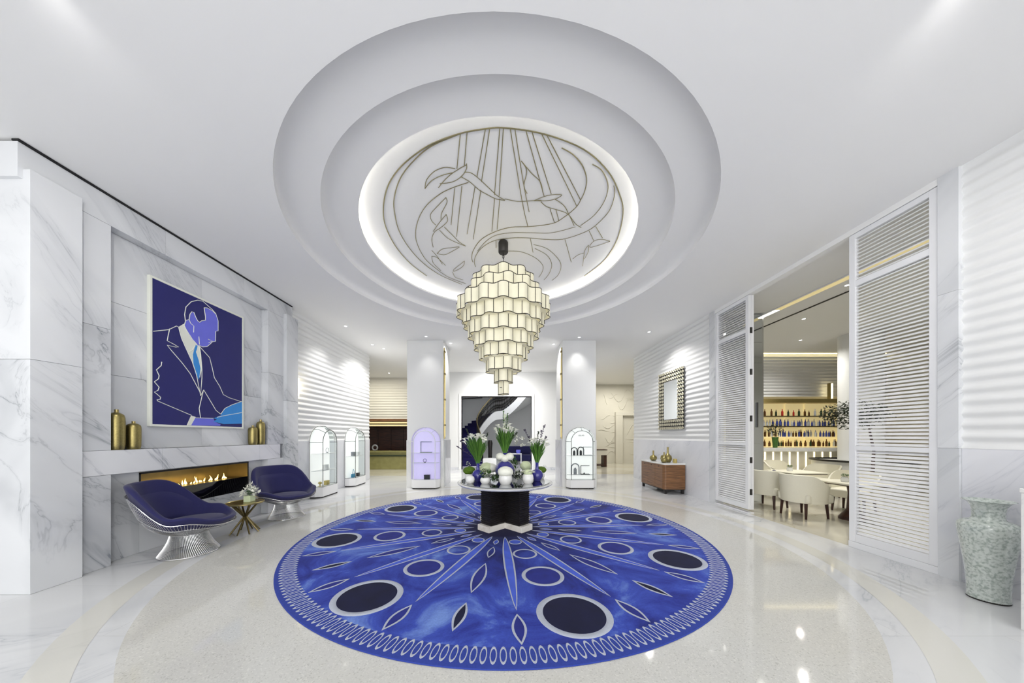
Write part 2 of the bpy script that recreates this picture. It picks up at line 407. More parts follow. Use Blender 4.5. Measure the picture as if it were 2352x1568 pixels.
lathe_open([(2.33, 4.828), (2.33, 4.845), (2.36, 4.845), (2.36, 4.828)]).build('cove_light', 'led_lit', ceil)
# brass line drawing on the dome: drawing coordinates -> metres on the tray
def on_dome(u, v):
    x = 800+u*0.2998; y = 250+v*0.2998; Y = 690*3.352/(1000-y); return ((x-1156)/690*Y, Y, 4.954)
LINES = [
 (0.013, [(1810,1280),(1960,1160),(2060,1000),(2105,800),(2080,660),(1990,480),(1800,310),(1500,195),(1200,148),(1050,155),(860,190),(650,265),(500,360),(380,470),(300,600),(268,760),(285,900),(360,1050),(470,1180),(600,1280)]),
 (0.011, [(860,190),(640,285),(500,400),(400,530),(352,680),(355,800),(400,960),(520,1130),(680,1260),(870,1345)]),
 (0.009, [(920,565),(800,605),(700,655),(600,740),(540,840),(515,950),(530,1040),(590,1150),(680,1230),(770,1290),(900,1340)]),
 (0.010, [(1635,300),(1720,350),(1790,430),(1825,530),(1815,620),(1780,700),(1740,760),(1640,840),(1560,880),(1400,902),(1250,908),(1130,940),(1020,1000),(960,1080),(945,1140),(955,1175)]),
 (0.009, [(1870,425),(1940,470),(1985,560),(1985,640),(1950,730),(1880,820),(1780,895)]),
 (0.008, [(1740,905),(1560,950),(1400,950),(1250,950),(1130,970),(1050,1020),(990,1090)]),
 (0.009, [(2035,590),(2040,660),(2000,780),(1900,890),(1800,950),(1640,1000),(1500,1000),(1380,990),(1250,990),(1120,1010),(1030,1060),(980,1120),(965,1170),(975,1210)])]
for st in ([(858,190),(832,460)],[(910,182),(888,440)],[(1050,158),(985,525)],[(1083,155),(1020,560)],[(1160,150),(1120,660)],[(1188,150),(1155,670)],
 [(1240,150),(1330,700),(1375,900)],[(1275,150),(1340,560),(1385,790)],[(1360,165),(1500,670)],[(1405,170),(1555,655)],[(1480,190),(1750,745)],[(1520,200),(1780,700)],
 [(815,610),(787,890)],[(870,595),(830,980)],[(970,600),(910,960)],[(1015,625),(957,1000)],[(1120,690),(1100,940)],[(1160,690),(1140,925)],[(1545,765),(1580,875)],
 [(1590,770),(1612,855)],[(1660,1000),(1708,1175)],[(1395,995),(1415,1100)],[(1845,935),(1880,1010)],[(1895,900),(1948,990)],[(1132,1010),(1132,1065)],
 [(820,460),(740,450),(660,480),(600,545),(587,612)],[(587,612),(640,550),(720,510),(800,490)],[(905,420),(905,460),(870,515),(800,560),(700,575)],
 [(905,430),(850,460),(790,500),(740,545),(690,605)],[(890,487),(940,492),(1000,535),(1080,610),(1140,665),(1200,700)],[(865,522),(930,560),(1000,620),(1060,655),(1130,690),(1200,702)],
 [(1200,690),(1300,710),(1400,705),(1480,700)],[(1325,400),(1360,450),(1365,500),(1345,590),(1370,650)],[(1325,400),(1400,490),(1470,560),(1490,640)],
 [(1420,705),(1480,680),(1550,660),(1635,660),(1590,690),(1520,705),(1420,705)],[(1475,712),(1520,750),(1600,775),(1680,805),(1740,880),(1785,910)],[(1580,690),(1650,740),(1690,810),(1730,895)],
 [(748,680),(680,750),(630,810),(640,860),(670,890)],[(748,680),(755,720),(715,800),(710,850)],[(750,810),(760,860),(710,910),(660,945),(640,1000),(650,1060)],[(750,810),(700,870),(650,940)],
 [(735,905),(800,970),(850,1020),(900,1052)],[(700,930),(760,990),(840,1030),(900,1052)],[(680,1110),(720,1075),(790,1065),(850,1058),(800,1090),(740,1118),(680,1110)],
 [(640,1085),(680,1130),(720,1190)],[(640,1130),(650,1180),(710,1240)],[(640,1130),(680,1140),(745,1200)],[(890,1165),(860,1190),(810,1230),(810,1245),(860,1220),(885,1195),(890,1165)],
 [(800,1250),(820,1290),(880,1310)],[(1420,1040),(1520,1070),(1600,1140),(1630,1200),(1610,1270),(1560,1315)],[(1430,1070),(1520,1120),(1558,1190),(1540,1260),(1500,1310)],
 [(1200,1090),(1320,1095),(1430,1140),(1490,1200),(1485,1250),(1460,1290)],[(2005,1015),(1940,1000),(1880,1015),(1850,1060),(1920,1045),(2005,1015)],
 [(1840,1045),(1815,1080),(1805,1130),(1795,1205)],[(1840,1045),(1840,1090),(1810,1150)],[(1805,1105),(1760,1120),(1720,1150)]):
    LINES.append((0.008, st))
for r, ln in LINES:
    p = [on_dome(u, v) for u, v in (smoothpath(ln, 5) if len(ln) > 2 else ln)]
    MB().tube(p, r*0.68, 5, flat=0.5).build('brass_inlay', 'inlay_brass', ceil)

# ---- left wall: stepped marble chimney breast
wl = struct('wall_left', MB().box(-6.2, -5.65, 2.98, 7.0, 0, 4.5), 'marble_wall')
def slab(parent, x0, x1, y0, y1, z0, z1, mat='marble_wall', name='marble_panel', g=0.0015):
    return MB().box(x0, x1, y0+g, y1-g, z0+g, z1-g).build(name, mat, parent, False, 0.0015)
XA = -4.76; XB = XL; XK = -4.97
for z0, z1, mt in ((0, 2.37, 'marble_wall'), (2.37, 4.28, 'marble_wall_b')):
    slab(wl, -6.2, XA, 3.02, 3.40, z0, z1, mt)                # near pier
    slab(wl, -5.6, XA, 6.60, 6.97, z0, z1, mt)                # far pier
for z0, z1, mt in ((0, 1.12, 'marble_wall_b'), (1.42, 2.9, 'marble_wall'), (2.9, 4.18, 'marble_wall_b')):
    slab(wl, -5.6, XB, 3.40, 3.70, z0, z1, mt); slab(wl, -5.6, XB, 6.17, 6.60, z0, z1, mt)
for y0, y1, mt in ((2.985, 4.3, 'marble_wall_b'), (4.3, 5.6, 'marble_wall'), (5.6, 6.88, 'marble_wall_b')):
    slab(wl, -5.6, XB+0.0, y0, y1, 4.18, 4.53, mt)
for z0, z1 in ((1.42, 2.37), (2.37, 3.3), (3.3, 4.18)):
    for y0, y1 in ((3.70, 4.95), (4.95, 6.17)):
        slab(wl, -5.6, XK, y0, y1, z0, z1, 'marble_wall' if (y0 < 4 ) == (z0 < 2) else 'marble_wall_b')
slab(wl, -5.6, XK, 3.70, 4.10, 0, 1.12, 'marble_wall_b'); slab(wl, -5.6, XK, 5.86, 6.17, 0, 1.12, 'marble_wall')
slab(wl, -5.6, XK, 4.10, 4.98, 0, 0.55, 'marble_wall'); slab(wl, -5.6, XK, 4.98, 5.86, 0, 0.55, 'marble_wall')
slab(wl, -5.6, XK, 4.10, 5.86, 1.095, 1.12, 'marble_wall')
for y0, y1 in ((3.40, 4.25), (4.25, 5.1), (5.1, 5.95), (5.95, 6.50)):
    slab(wl, -5.6, XB+0.006, y0, y1, 1.12, 1.42, 'mantel_marble', 'mantel_slab')
tr = struct('trim_1', MB().box(XL-0.05, XL+0.02, 2.98, 6.86, 4.53, 4.548), 'black_gap', label='black shadow gap between marble band and ceiling')
# near wing wall, behind the first pier
struct('wall_near_left', MB().box(-6.6, -6.2, -4.5, 3.3, 0, CEIL), 'wall_white')

# fireplace
fp = thing('fireplace', 'long ribbon gas fireplace set in the marble wall below the mantel', 'fireplace', (XK, 4.98, 0.55))
m = MB()                                                        # firebox: floor, back, sides, top
m.box(-0.42, -0.40, -0.87, 0.87, 0.0, 0.545).build('back_panel', 'fire_back', fp)
MB().box(-0.40, -0.005, -0.88, -0.86, 0, 0.545).build('side_panel', 'fire_back', fp)
MB().box(-0.40, -0.005, 0.86, 0.88, 0, 0.545).build('side_panel', 'fire_back', fp)
MB().box(-0.40, -0.005, -0.86, 0.86, 0.525, 0.545).build('top_panel', 'dark_line', fp)
MB().box(-0.40, -0.02, -0.86, 0.86, 0.235, 0.255).build('burner_tray', 'brass_dark', fp)
MB().box(-0.018, -0.002, -0.875, 0.875, 0.0, 0.262).build('front_glass', 'black_glass', fp, False, 0.002)
fr = MB(); fr.box(-0.02, 0.004, -0.88, -0.862, 0, 0.54); fr.box(-0.02, 0.004, 0.862, 0.88, 0, 0.54); fr.box(-0.02, 0.004, -0.88, 0.88, 0.522, 0.54)
fr.build('surround', 'dark_line', fp)
for i in range(34):
    y = -0.80+1.42*i/33+random.uniform(-0.012, 0.012); h = random.choice([0.03, 0.045, 0.04, 0.08, 0.10, 0.055])*random.uniform(0.8, 1.2)
    m = MB(); pr = [(0.001, 0), (0.010, h*0.12), (0.012, h*0.3), (0.007, h*0.6), (0.003, h*0.85), (0.0005, h)]
    m.lathe(pr, 7); m.v = [(a+0.012*math.sin(c*30+i), b+0.010*math.sin(c*24+2*i), c) for a, b, c in m.v]
    m.build('flame', 'flame', fp, loc=(-0.2+random.uniform(-0.03, 0.03), y, 0.255))
fl_l = add_light('fire_glow', 'AREA', (XK-0.2, 4.95, 0.95), 1.2, (1, 0.72, 0.3), 1.4, 0.1, rot=(0, 0, PI/2))

# ---- walls of rippled panelling
def wave_wall(name, axis, fixed, a0, a1, z0, z1, sgn, thick=0.22, mat='wall_white', per=0.129, amp=0.013):
    m = MB(); N = int(round((z1-z0)/per)); prof = []
    for i in range(N*8+1):
        t = i/(N*8); prof.append((fixed+sgn*amp*(math.cos(2*PI*N*t)), z0+(z1-z0)*t))
    back = fixed-sgn*thick
    poly = prof+[(back, z1), (back, z0)]
    n = len(poly)
    def P(d, a, z): return (d, a, z) if axis == 'y' else (a, d, z)
    vs = [P(d, a0, z) for d, z in poly]+[P(d, a1, z) for d, z in poly]
    fs = [(i, (i+1) % n, n+(i+1) % n, n+i) for i in range(n)]
    # end caps as strips
    for off in (0, n):
        for i in range(n-3):
            pass
    capv = []
    for a in (a0, a1):
        base = len(vs)
        for d, z in prof: vs.append(P(d, a, z)); vs.append(P(back, a, z))
        for i in range(len(prof)-1): fs.append((base+2*i, base+2*i+1, base+2*i+3, base+2*i+2))
    m.add(vs, fs); return struct(name, m, mat, label='white wall of horizontal rippled panelling')
def dado(parent, axis, fixed, a0, a1, sgn, thick=0.2, top=1.46, step=1.2, mat='marble_dado'):
    k = max(1, int(round((a1-a0)/step)))
    for i in range(k):
        b0 = a0+(a1-a0)*i/k; b1 = a0+(a1-a0)*(i+1)/k
        x = sorted((fixed, fixed-sgn*thick))
        m = MB()
        if axis == 'y': m.box(x[0], x[1], b0+0.001, b1-0.001, 0, top)
        else: m.box(b0+0.001, b1-0.001, x[0], x[1], 0, top)
        m.build('dado_panel', mat, parent, False, 0.0015)
w = wave_wall('wall_left_rear', 'y', -4.95, 6.98, 11.1, 1.46, CEIL, 1); dado(w, 'y', -4.935, 6.98, 11.1, 1)
w = wave_wall('wall_right_rear', 'y', 5.0, 7.27, 11.5, 1.46, CEIL, -1); dado(w, 'y', 4.985, 7.27, 11.5, -1)
w = wave_wall('wall_right', 'y', 5.03, -4.5, 3.29, 1.46, CEIL, -1); dado(w, 'y', 5.02, -4.5, 3.29, -1)
wave_wall('wall_reception', 'x', 15.3, -10, -3.2, 2.45, CEIL, -1, mat='cream_wall')
for i, (y0, y1) in enumerate(((3.29, 3.45), (7.09, 7.27))):
    p = struct('trim_%d' % (i+2), MB().box(4.99, 5.2, y0, y1, 0, 1.46), 'marble_wall_b', label='narrow grey marble pier beside louvred screen')
    MB().box(4.985, 5.2, y0, y1, 1.462, 3.2).build('marble_panel', 'marble_wall', p, False)
    MB().box(4.985, 5.2, y0, y1, 3.202, CEIL).build('marble_panel', 'marble_wall_b', p, False)

# ---- columns
def column(name, x0, x1, side):
    c = struct(name, MB().box(x0, x1, 9.3, 10.4, 0, CEIL), 'wall_white', 0.006, label='square white column in the lobby')
    xs = x1 if side > 0 else x0
    MB().box(xs-0.004 if side > 0 else xs-0.03, xs+0.03 if side > 0 else xs+0.004, 9.5, 10.42, 0, 1.46).build('dado_panel', 'marble_dado', c)
    MB().box(x0-0.012, x1+0.012, 9.282, 9.297, 0, 1.46).build('dado_panel', 'marble_white', c)
    return c
column('column_left', -2.98, -1.86, 1); column('column_right', 1.84, 2.87, -1)
# ---- far wall with opening to the stair hall
wb = MB(); wb.box(-3.2, -1.95, 14.0, 14.35, 0, CEIL); wb.box(1.32, 3.6, 14.0, 14.35, 0, CEIL); wb.box(-1.95, 1.32, 14.0, 14.35, 3.43, CEIL)
wf = struct('wall_back', wb, 'wall_white', label='white wall with wide opening to the stair hall')
t = MB(); t.box(-2.07, -1.95, 13.97, 14.36, 0, 3.55); t.box(1.32, 1.44, 13.97, 14.36, 0, 3.55); t.box(-1.95, 1.32, 13.97, 14.36, 3.43, 3.55)
t.build('opening_frame', 'wall_white', wf, False, 0.006)
struct('baseboard_back', MB().box(-3.2, -2.07, 13.98, 14.0, 0, 0.12).box(1.44, 3.6, 13.98, 14.0, 0, 0.12), 'marble_dado')
struct('wall_return_left', MB().box(-3.2, -3.0, 14.35, 15.5, 0, CEIL), 'wall_white')
struct('wall_return_right', MB().box(3.4, 3.6, 14.35, 17.6, 0, CEIL), 'cream_wall')
struct('wall_stair_hall', MB().box(-3.0, 3.4, 20.0, 20.2, 0, CEIL).box(-3.0, -2.9, 15.5, 20, 0, CEIL).box(3.2, 3.4, 17.6, 20, 0, CEIL), 'wall_white')

# ================================================================== louvred screens
def slat_mesh(L):
    m = MB(); a = math.radians(48); c, h = 0.021, 0.005
    poly = [(-c, 0), (-c*0.5, h), (c*0.5, h), (c, 0), (c*0.5, -h), (-c*0.5, -h)]
    poly = [(x*math.cos(a)-z*math.sin(a), x*math.sin(a)+z*math.cos(a)) for x, z in poly]
    n = 6; vs = [(x, -L/2, z) for x, z in poly]+[(x, L/2, z) for x, z in poly]
    m.add(vs, [tuple(range(n)), tuple(range(n, 2*n))]+[(i, (i+1) % n, n+(i+1) % n, n+i) for i in range(n)])
    return m.mesh('slat', 'lacquer_white', False)
def screen(label, x, y0, y1, hinge=False):
    W = y1-y0; t = thing('louvred_screen', label, 'screen', (x, (y0+y1)/2, 0), 0, 'louvred folding screens of the bar')
    sw = 0.075
    for s in (-1, 1):
        MB().box(0, 0.055, s*W/2-(sw if s > 0 else 0), s*W/2+(0 if s > 0 else sw), 0.09, 4.47).build('stile', 'lacquer_white', t, False, 0.003)
    for z0, z1 in ((0.09, 0.20), (1.395, 1.455), (3.72, 3.80), (4.40, 4.47)):
        MB().box(0.002, 0.053, -W/2+sw, W/2-sw, z0, z1).build('rail', 'lacquer_white', t, False, 0.002)
    me = slat_mesh(W-2*sw-0.004)
    for z0, z1 in ((0.20, 1.395), (1.455, 3.72), (3.80, 4.40)):
        k = int((z1-z0)/0.0465)
        for i in range(k): share('slat', me, t, (0.0275, 0, z0+(z1-z0)*(i+0.5)/k))
    if hinge:
        for z in (0.45, 1.1, 1.95, 2.9, 3.75):
            m = MB(); m.box(0.030, 0.080, -W/2-0.006, -W/2+0.001, z-0.06, z+0.06); m.tube([(0.055, -W/2-0.008, z-0.06), (0.055, -W/2-0.008, z+0.06)], 0.008, 6)
            m.build('hinge', 'dark_line', t)
    return t
screen('white louvred screen nearest the camera, beside the tall crackled urn', 5.0, 3.455, 4.345)
screen('white louvred screen beyond the bar opening, its edge set with dark hinges', 5.0, 6.13, 7.085, True)
screen('white louvred leaf folded flat behind the far screen', 5.059, 6.13, 7.085)
struct('trim_4', MB().box(4.995, 5.06, 3.45, 4.35, 0, 0.088), 'lacquer_white', 0.003, label='white plinth below near louvred screen')
struct('trim_5', MB().box(4.995, 5.12, 6.125, 7.09, 0, 0.03), 'lacquer_white', 0.003, label='white sill below far louvred screen')
struct('trim_6', MB().box(4.99, 5.13, 3.45, 7.09, 4.475, CEIL), 'ceiling_white', label='white head track over the bar opening')

# ================================================================== chandelier
CH = (0.0, 5.2)
ch = thing('chandelier', 'tiered teardrop chandelier of cream curved panels edged in dark metal', 'chandelier', (CH[0], CH[1], 2.31))
TIERS = [(0.50, 4.30, 0.20, 20), (0.60, 4.11, 0.22, 24), (0.775, 3.87, 0.225, 32), (0.665, 3.68, 0.21, 28), (0.58, 3.49, 0.215, 24),
         (0.485, 3.30, 0.205, 20), (0.385, 3.115, 0.205, 16), (0.285, 2.91, 0.205, 12), (0.15, 2.73, 0.21, 6), (0.085, 2.54, 0.23, 4)]
zb = 2.31
def panel_mesh(r, h, n, sgn):
    """one curved panel of a wavy ring, centred on +x; sgn +1 bulges out, -1 in"""
    da = PI/n; A = min(0.04, 0.45*r*PI/n); K = 8
    pts = []
    for i in range(K+1):
        t = -1+2*i/K; a = da*t; rr = r+sgn*A*math.cos(t*PI/2); pts.append((rr*math.cos(a), rr*math.sin(a)))
    m = MB(); vs = []; fs = []
    for d in (0.0, 0.006):
        for x, y in pts:
            q = math.hypot(x, y); s = (q-d)/q
            vs.append((x*s, y*s, 0)); vs.append((x*s, y*s, -h))
    k = 2*(K+1)
    for i in range(K):
        fs.append((2*i, 2*i+1, 2*i+3, 2*i+2)); fs.append((k+2*i, k+2*i+2, k+2*i+3, k+2*i+1))
        fs.append((2*i, 2*i+2, k+2*i+2, k+2*i)); fs.append((2*i+1, k+2*i+1, k+2*i+3, 2*i+3))
    fs.append((0, k, k+1, 1)); fs.append((2*K, 2*K+1, k+2*K+1, k+2*K))
    pm = m.add(vs, fs).mesh('panel', 'shade_lit')
    f = MB(); w = 0.0062
    f.tube([(x, y, 0) for x, y in pts], w, 4); f.tube([(x, y, -h) for x, y in pts], w, 4)
    x, y = pts[0]; f.tube([(x, y, 0.002), (x, y, -h-0.002)], w, 4)
    x, y = pts[-1]; f.tube([(x, y, 0.002), (x, y, -h-0.002)], w, 4)
    return pm, f.mesh('panel_frame', 'lamp_frame')
for ti, (r, zt, h, n) in enumerate(TIERS):
    a_off = -PI/2+(PI/n if ti % 2 else 0)
    up, dn = panel_mesh(r, h, n, 1), panel_mesh(r, h, n, -1)
    for i in range(n):
        pm, fm = up if i % 2 == 0 else dn
        a = a_off+2*PI*i/n
        p = share('panel', pm, ch, (0, 0, zt-zb), (0, 0, a)); share('panel_frame', fm, p)
m = MB()
for r, zt, h, n in TIERS:
    m.tube([(r*0.72*math.cos(2*PI*i/24), r*0.72*math.sin(2*PI*i/24), zt-zb-h*0.5) for i in range(24)], 0.006, 5, True)
    for k in range(4): m.tube([(0, 0, zt-zb-h*0.5), (r*0.72*math.cos(k*PI/2), r*0.72*math.sin(k*PI/2), zt-zb-h*0.5)], 0.005, 4)
m.tube([(0, 0, 0.12), (0, 0, 4.3-zb)], 0.014, 8)
m.build('inner_frame', 'lamp_frame', ch)
for (ra, za, ha, na), (rb_, zb_, hb, nb) in zip(TIERS[2:], TIERS[3:]):
    MB().lathe([(rb_*0.9, zb_-zb-0.012), (ra*0.95, zb_-zb-0.012), (ra*0.95, zb_-zb-0.004), (rb_*0.9, zb_-zb-0.004), (rb_*0.9, zb_-zb-0.012)], 48, cap=False).build('tier_diffuser', 'shade_lit', ch)
MB().lathe([(0.075, 4.76-zb), (0.085, 4.775-zb), (0.085, 4.93-zb), (0.07, 4.955-zb)], 24).build('canopy', 'dark_line', ch)
m = MB()
m.tube([(0, 0, 4.28-zb), (0, 0, 4.77-zb)], 0.006, 6)
for k in range(6):
    z = 4.42-zb+k*0.055; m.tube([(0.016*math.cos(t)*(1 if k % 2 else 0), 0.016*math.cos(t)*(0 if k % 2 else 1), z+0.03*math.sin(t)) for t in [2*PI*i/10 for i in range(10)]], 0.005, 5, True)
m.build('chain', 'dark_line', ch)
for z, e in ((3.95, 3), (3.4, 2), (2.9, 1)): add_light('chandelier_bulb', 'POINT', (CH[0], CH[1], z), e, (1, 0.93, 0.78), 0.12)

# ================================================================== rug
rug = thing('round_rug', 'huge round royal blue rug patterned with silver rings and pointed leaves', 'rug', (RC[0], RC[1], 0))
m = MB(); m.lathe([(0.0001, 0.014), (3.13, 0.014), (3.155, 0.011), (3.16, 0.0035)], 160); m.build('field', 'rug_field', rug, recalc=True)
ZT = 0.0168
def ringpoly(mb, c, a, ro, ri, kx=1.0, n=40, z=ZT):
    vs = []; fs = []
    for r, zz in ((ro, z-0.003), (ro-0.004, z), (ri+0.004, z), (ri, z-0.003)):
        for i in range(n):
            t = 2*PI*i/n; u, v = r*math.cos(t)*kx, r*math.sin(t)
            vs.append((c[0]+u*math.cos(a)-v*math.sin(a), c[1]+u*math.sin(a)+v*math.cos(a), zz))
    for j in range(3):
        for i in range(n): fs.append((j*n+i, j*n+(i+1) % n, (j+1)*n+(i+1) % n, (j+1)*n+i))
    mb.add(vs, fs); return mb
def fillpoly(parent, pts, mat, z=ZT-0.0018): MB().add([(x, y, z) for x, y in pts], [tuple(range(len(pts)))]).build('inlay', mat, parent, False)
def lens_pts(a, r0, r1, w, k=12, p=1.0, sk=0.0):
    L = []; R_ = []
    for i in range(k+1):
        t = i/k; s = math.sin(PI*(t**(1-sk)))**p*w/2; r = r0+(r1-r0)*t
        L.append((r, s)); R_.append((r, -s))
    pts = L+R_[-2:0:-1]
    return [(r*math.cos(a)-s*math.sin(a), r*math.sin(a)+s*math.cos(a)) for r, s in pts]
def lens(a, r0, r1, w, fill, lw=0.022, p=1.0, sk=0.0, k=12):
    o = lens_pts(a, r0, r1, w, k, p, sk); i_ = lens_pts(a, r0+lw*1.6, r1-lw*1.6, max(w-2*lw, 0.004), k, p, sk)
    n = len(o); vs = [(x, y, ZT-0.002) for x, y in o]+[(x, y, ZT) for x, y in o]+[(x, y, ZT) for x, y in i_]+[(x, y, ZT-0.002) for x, y in i_]
    m = MB().add(vs, [(j*n+i, j*n+(i+1) % n, (j+1)*n+(i+1) % n, (j+1)*n+i) for j in range(3) for i in range(n)]).build('leaf_motif', 'rug_silver', rug)
    if fill: fillpoly(m, i_, fill)
for s in range(8):
    a = math.radians(-76+45*s)
    for r, ro, ri, fb in ((2.60, 0.335, 0.275, 'rug_navy'), (1.85, 0.24, 0.195, 'rug_mid'), (1.2, 0.165, 0.135, None), (0.74, 0.10, 0.08, 'rug_light')):
        c = (r*math.cos(a), r*math.sin(a)); m = ringpoly(MB(), c, a, ro, ri).build('ring_motif', 'rug_silver', rug)
        if fb: fillpoly(m, [(c[0]+ri*math.cos(2*PI*i/40), c[1]+ri*math.sin(2*PI*i/40)) for i in range(40)], fb)
    b = a+math.radians(22.5)
    lens(b, 2.37, 2.80, 0.115, 'rug_navy'); lens(b, 1.48, 2.20, 0.155, 'rug_mid'); lens(b, 0.93, 1.32, 0.105, None, 0.018); lens(b, 0.62, 0.84, 0.085, 'rug_light', 0.014)
    for sg in (-1, 1):
        d = a+sg*math.radians(11.25)
        lens(d, 0.5, 2.48, 0.135, 'rug_light', 0.02, 0.7, 0.12, 20); lens(d, 2.53, 2.93, 0.125, 'rug_mid', 0.02)
NB = 264; lp = MB()
for i in range(NB):
    a = 2*PI*i/NB; c = (3.03*math.cos(a), 3.03*math.sin(a)); ringpoly(lp, c, a, 0.027, 0.0185, 3.4, 14)
tag(lp.build('border_loops', 'rug_silver', rug, recalc=False), kind='stuff')

# ================================================================== centre table with flowers
TC = (0.03, 5.32); TZ = 0.79
tb = thing('centre_table', 'round white stone table on dark ribbed cross-shaped pedestal amid the rug', 'table', (TC[0], TC[1], 0.017))
def cross(L, w):
    p = []
    for k in range(4):
        a = PI/4+k*PI/2; c, s = math.cos(a), math.sin(a)
        for u, v in ((L, -w), (L, w)): p.append((u*c-v*s, u*s+v*c))
        n = a+PI/4; p.append((w*math.sqrt(2)*math.cos(n), w*math.sqrt(2)*math.sin(n)))
    return p
MB().prism(cross(0.515, 0.14), 0.0, 0.095).build('plinth', 'plinth_stone', tb, False, 0.006)
MB().prism(cross(0.445, 0.118), 0.095, TZ-0.07).build('pedestal_core', 'ebony', tb, False)
rib = MB(); P0 = cross(0.445, 0.118); P1 = cross(0.458, 0.128); n = 12; zs = 0.10; ph = (TZ-0.075-0.10)/19
rb = MB(); vs = []
for P, z in ((P0, 0), (P1, ph*0.3), (P1, ph*0.65), (P0, ph*0.97)): vs += [(x, y, z) for x, y in P]
rm = MB().add(vs, [(j*n+i, j*n+(i+1) % n, (j+1)*n+(i+1) % n, (j+1)*n+i) for j in range(3) for i in range(n)]).mesh('rib', 'ebony', False)
for i in range(19): share('rib', rm, tb, (0, 0, zs+i*ph))
MB().lathe([(0.001, TZ-0.07), (0.72, TZ-0.07), (0.80, TZ-0.055), (0.83, TZ-0.035), (0.835, TZ-0.022), (0.825, TZ-0.016), (0.80, TZ-0.015), (0.001, TZ-0.015)], 96).build('table_top', 'marble_white', tb)
MB().lathe([(0.001, TZ-0.014), (0.775, TZ-0.014), (0.785, TZ-0.008), (0.78, TZ-0.001), (0.001, TZ-0.001)], 96).build('mirror_top', 'mirror_steel', tb)
TT = 0.017+TZ
def vase(label, x, y, rb_, hn, rn, z=TT, ttl='bottle_vase'):
    t = thing(ttl, label, 'vase', (x, y, z)); h = rb_*1.9
    prof = [(0.001, 0.0), (rb_*0.55, 0.0), (rb_*0.62, 0.008)]
    for i in range(1, 15):
        a = -PI/2+0.62+(PI-0.62-0.30)*i/14; prof.append((rb_*math.cos(a), h*0.5+rb_*0.98*math.sin(a)))
    prof = [p for p in prof if p[0] >= rn or p[1] < h*0.5]
    zt = prof[-1][1]
    prof += [(rn*1.08, zt+0.012), (rn, zt+0.03), (rn, zt+hn), (rn*1.1, zt+hn+0.006), (rn*0.85, zt+hn+0.004), (rn*0.85, zt+hn-0.06), (0.001, zt+hn-0.06)]
    MB().lathe(prof, 32).build('body', 'blue_glaze', t)
    return z+zt+hn
def calla_mesh():
    m = MB(); n = 10; prof = [(0.004, 0), (0.007, 0.02), (0.012, 0.045), (0.024, 0.066), (0.03, 0.074)]
    for j, (r, z) in enumerate(prof):
        for i in range(n):
            a = 2*PI*i/n; ex = (1+0.55*max(0, math.cos(a))*(j/4)**2); m.v.append((r*math.cos(a)*ex, r*math.sin(a), z+0.025*max(0, math.cos(a))*(j/4)**2))
    for j in range(4):
        for i in range(n): m.f.append((j*n+i, j*n+(i+1) % n, (j+1)*n+(i+1) % n, (j+1)*n+i))
    m.tube([(0, 0, 0.02), (0.003, 0, 0.065)], 0.004, 5)
    return m.mesh('calla_flower', 'petal_white')
CALLA = calla_mesh()
def bouquet(label, x, y, z0, zt, spread, n, twigs, lean=0.0):
    t = thing('flower_bouquet', label, 'flowers', (x, y, z0-0.05))
    H = zt-z0; rnd = random.Random(int(x*1000)+n)
    for i in range(n):
        a = rnd.uniform(0, 2*PI); q = math.sqrt(rnd.random()); r = spread*q; h = H*(1.0-0.22*q*q)*rnd.uniform(0.86, 1.0)
        px, py = r*math.cos(a)+lean, r*math.sin(a)
        pts = [(px*0.10, py*0.10, 0), (px*0.35, py*0.35, h*0.45), (px*0.8, py*0.8, h*0.82), (px, py, h)]
        MB().tube(smoothpath(pts, 3), 0.0052, 5).build('stem', 'stem_green', t)
        share('calla_flower', CALLA, t, (px, py, h-0.01), (rnd.uniform(-0.25, 0.25), 0.25+0.4*q, a), (0.95, 0.95, 0.95))
    # grassy filler between the stems
    m = MB()
    for i in range(150):
        a = rnd.uniform(0, 2*PI); q = math.sqrt(rnd.random()); r = spread*1.0*q; h = H*rnd.uniform(0.55, 0.95)
        m.tube([(0.008*math.cos(a), 0.008*math.sin(a), 0.0), (r*0.4*math.cos(a)+lean*.4, r*0.4*math.sin(a), h*0.5), (r*math.cos(a)+lean*.9, r*math.sin(a), h)], [0.005, 0.006, 0.0015], 4)
    tag(m.build('grass_blades', 'leaf_green', t), kind='stuff')
    m = MB()
    for i in range(45):
        a = rnd.uniform(0, 2*PI); r = spread*rnd.uniform(0.8, 1.05); h = H*rnd.uniform(0.6, 0.95)
        m.tube([(0.012*math.cos(a), 0.012*math.sin(a), 0.0), (r*0.45*math.cos(a)+lean*.4, r*0.45*math.sin(a), h*0.5), (r*math.cos(a)+lean*.9, r*math.sin(a), h)], [0.004, 0.005, 0.0015], 4)
    tag(m.build('grass_blades', 'stem_green', t), kind='stuff')
    for dx, dz, mt in twigs:
        m = MB(); pts = smoothpath([(0, 0, 0), (dx*0.35, 0.02, dz*0.5), (dx*0.8, 0.0, dz*0.85), (dx, -0.02, dz)], 5)
        m.tube(pts, 0.003, 4)
        for p in pts[6:]:
            for k in range(3):
                a = rnd.uniform(0, 2*PI); e = (p[0]+0.022*math.cos(a), p[1]+0.022*math.sin(a), p[2]+rnd.uniform(0.0, 0.02))
                m.tube([p, ((p[0]+e[0])/2, (p[1]+e[1])/2, (p[2]+e[2])/2), e], [0.002, 0.008, 0.001], 4)
        m.build('twig', mt, t)
    return t
zt = vase('deep blue bottle vase on the left of the centre table', -0.44, 5.22, 0.108, 0.125, 0.028)
bouquet('white calla lilies in the left blue bottle vase', -0.44, 5.22, zt, 1.67, 0.19, 26, [(-0.30, 0.42, 'twig_violet'), (-0.2, 0.62, 'leaf_dark'), (0.17, 0.55, 'leaf_dark'), (-0.36, 0.32, 'twig_violet')], -0.02)
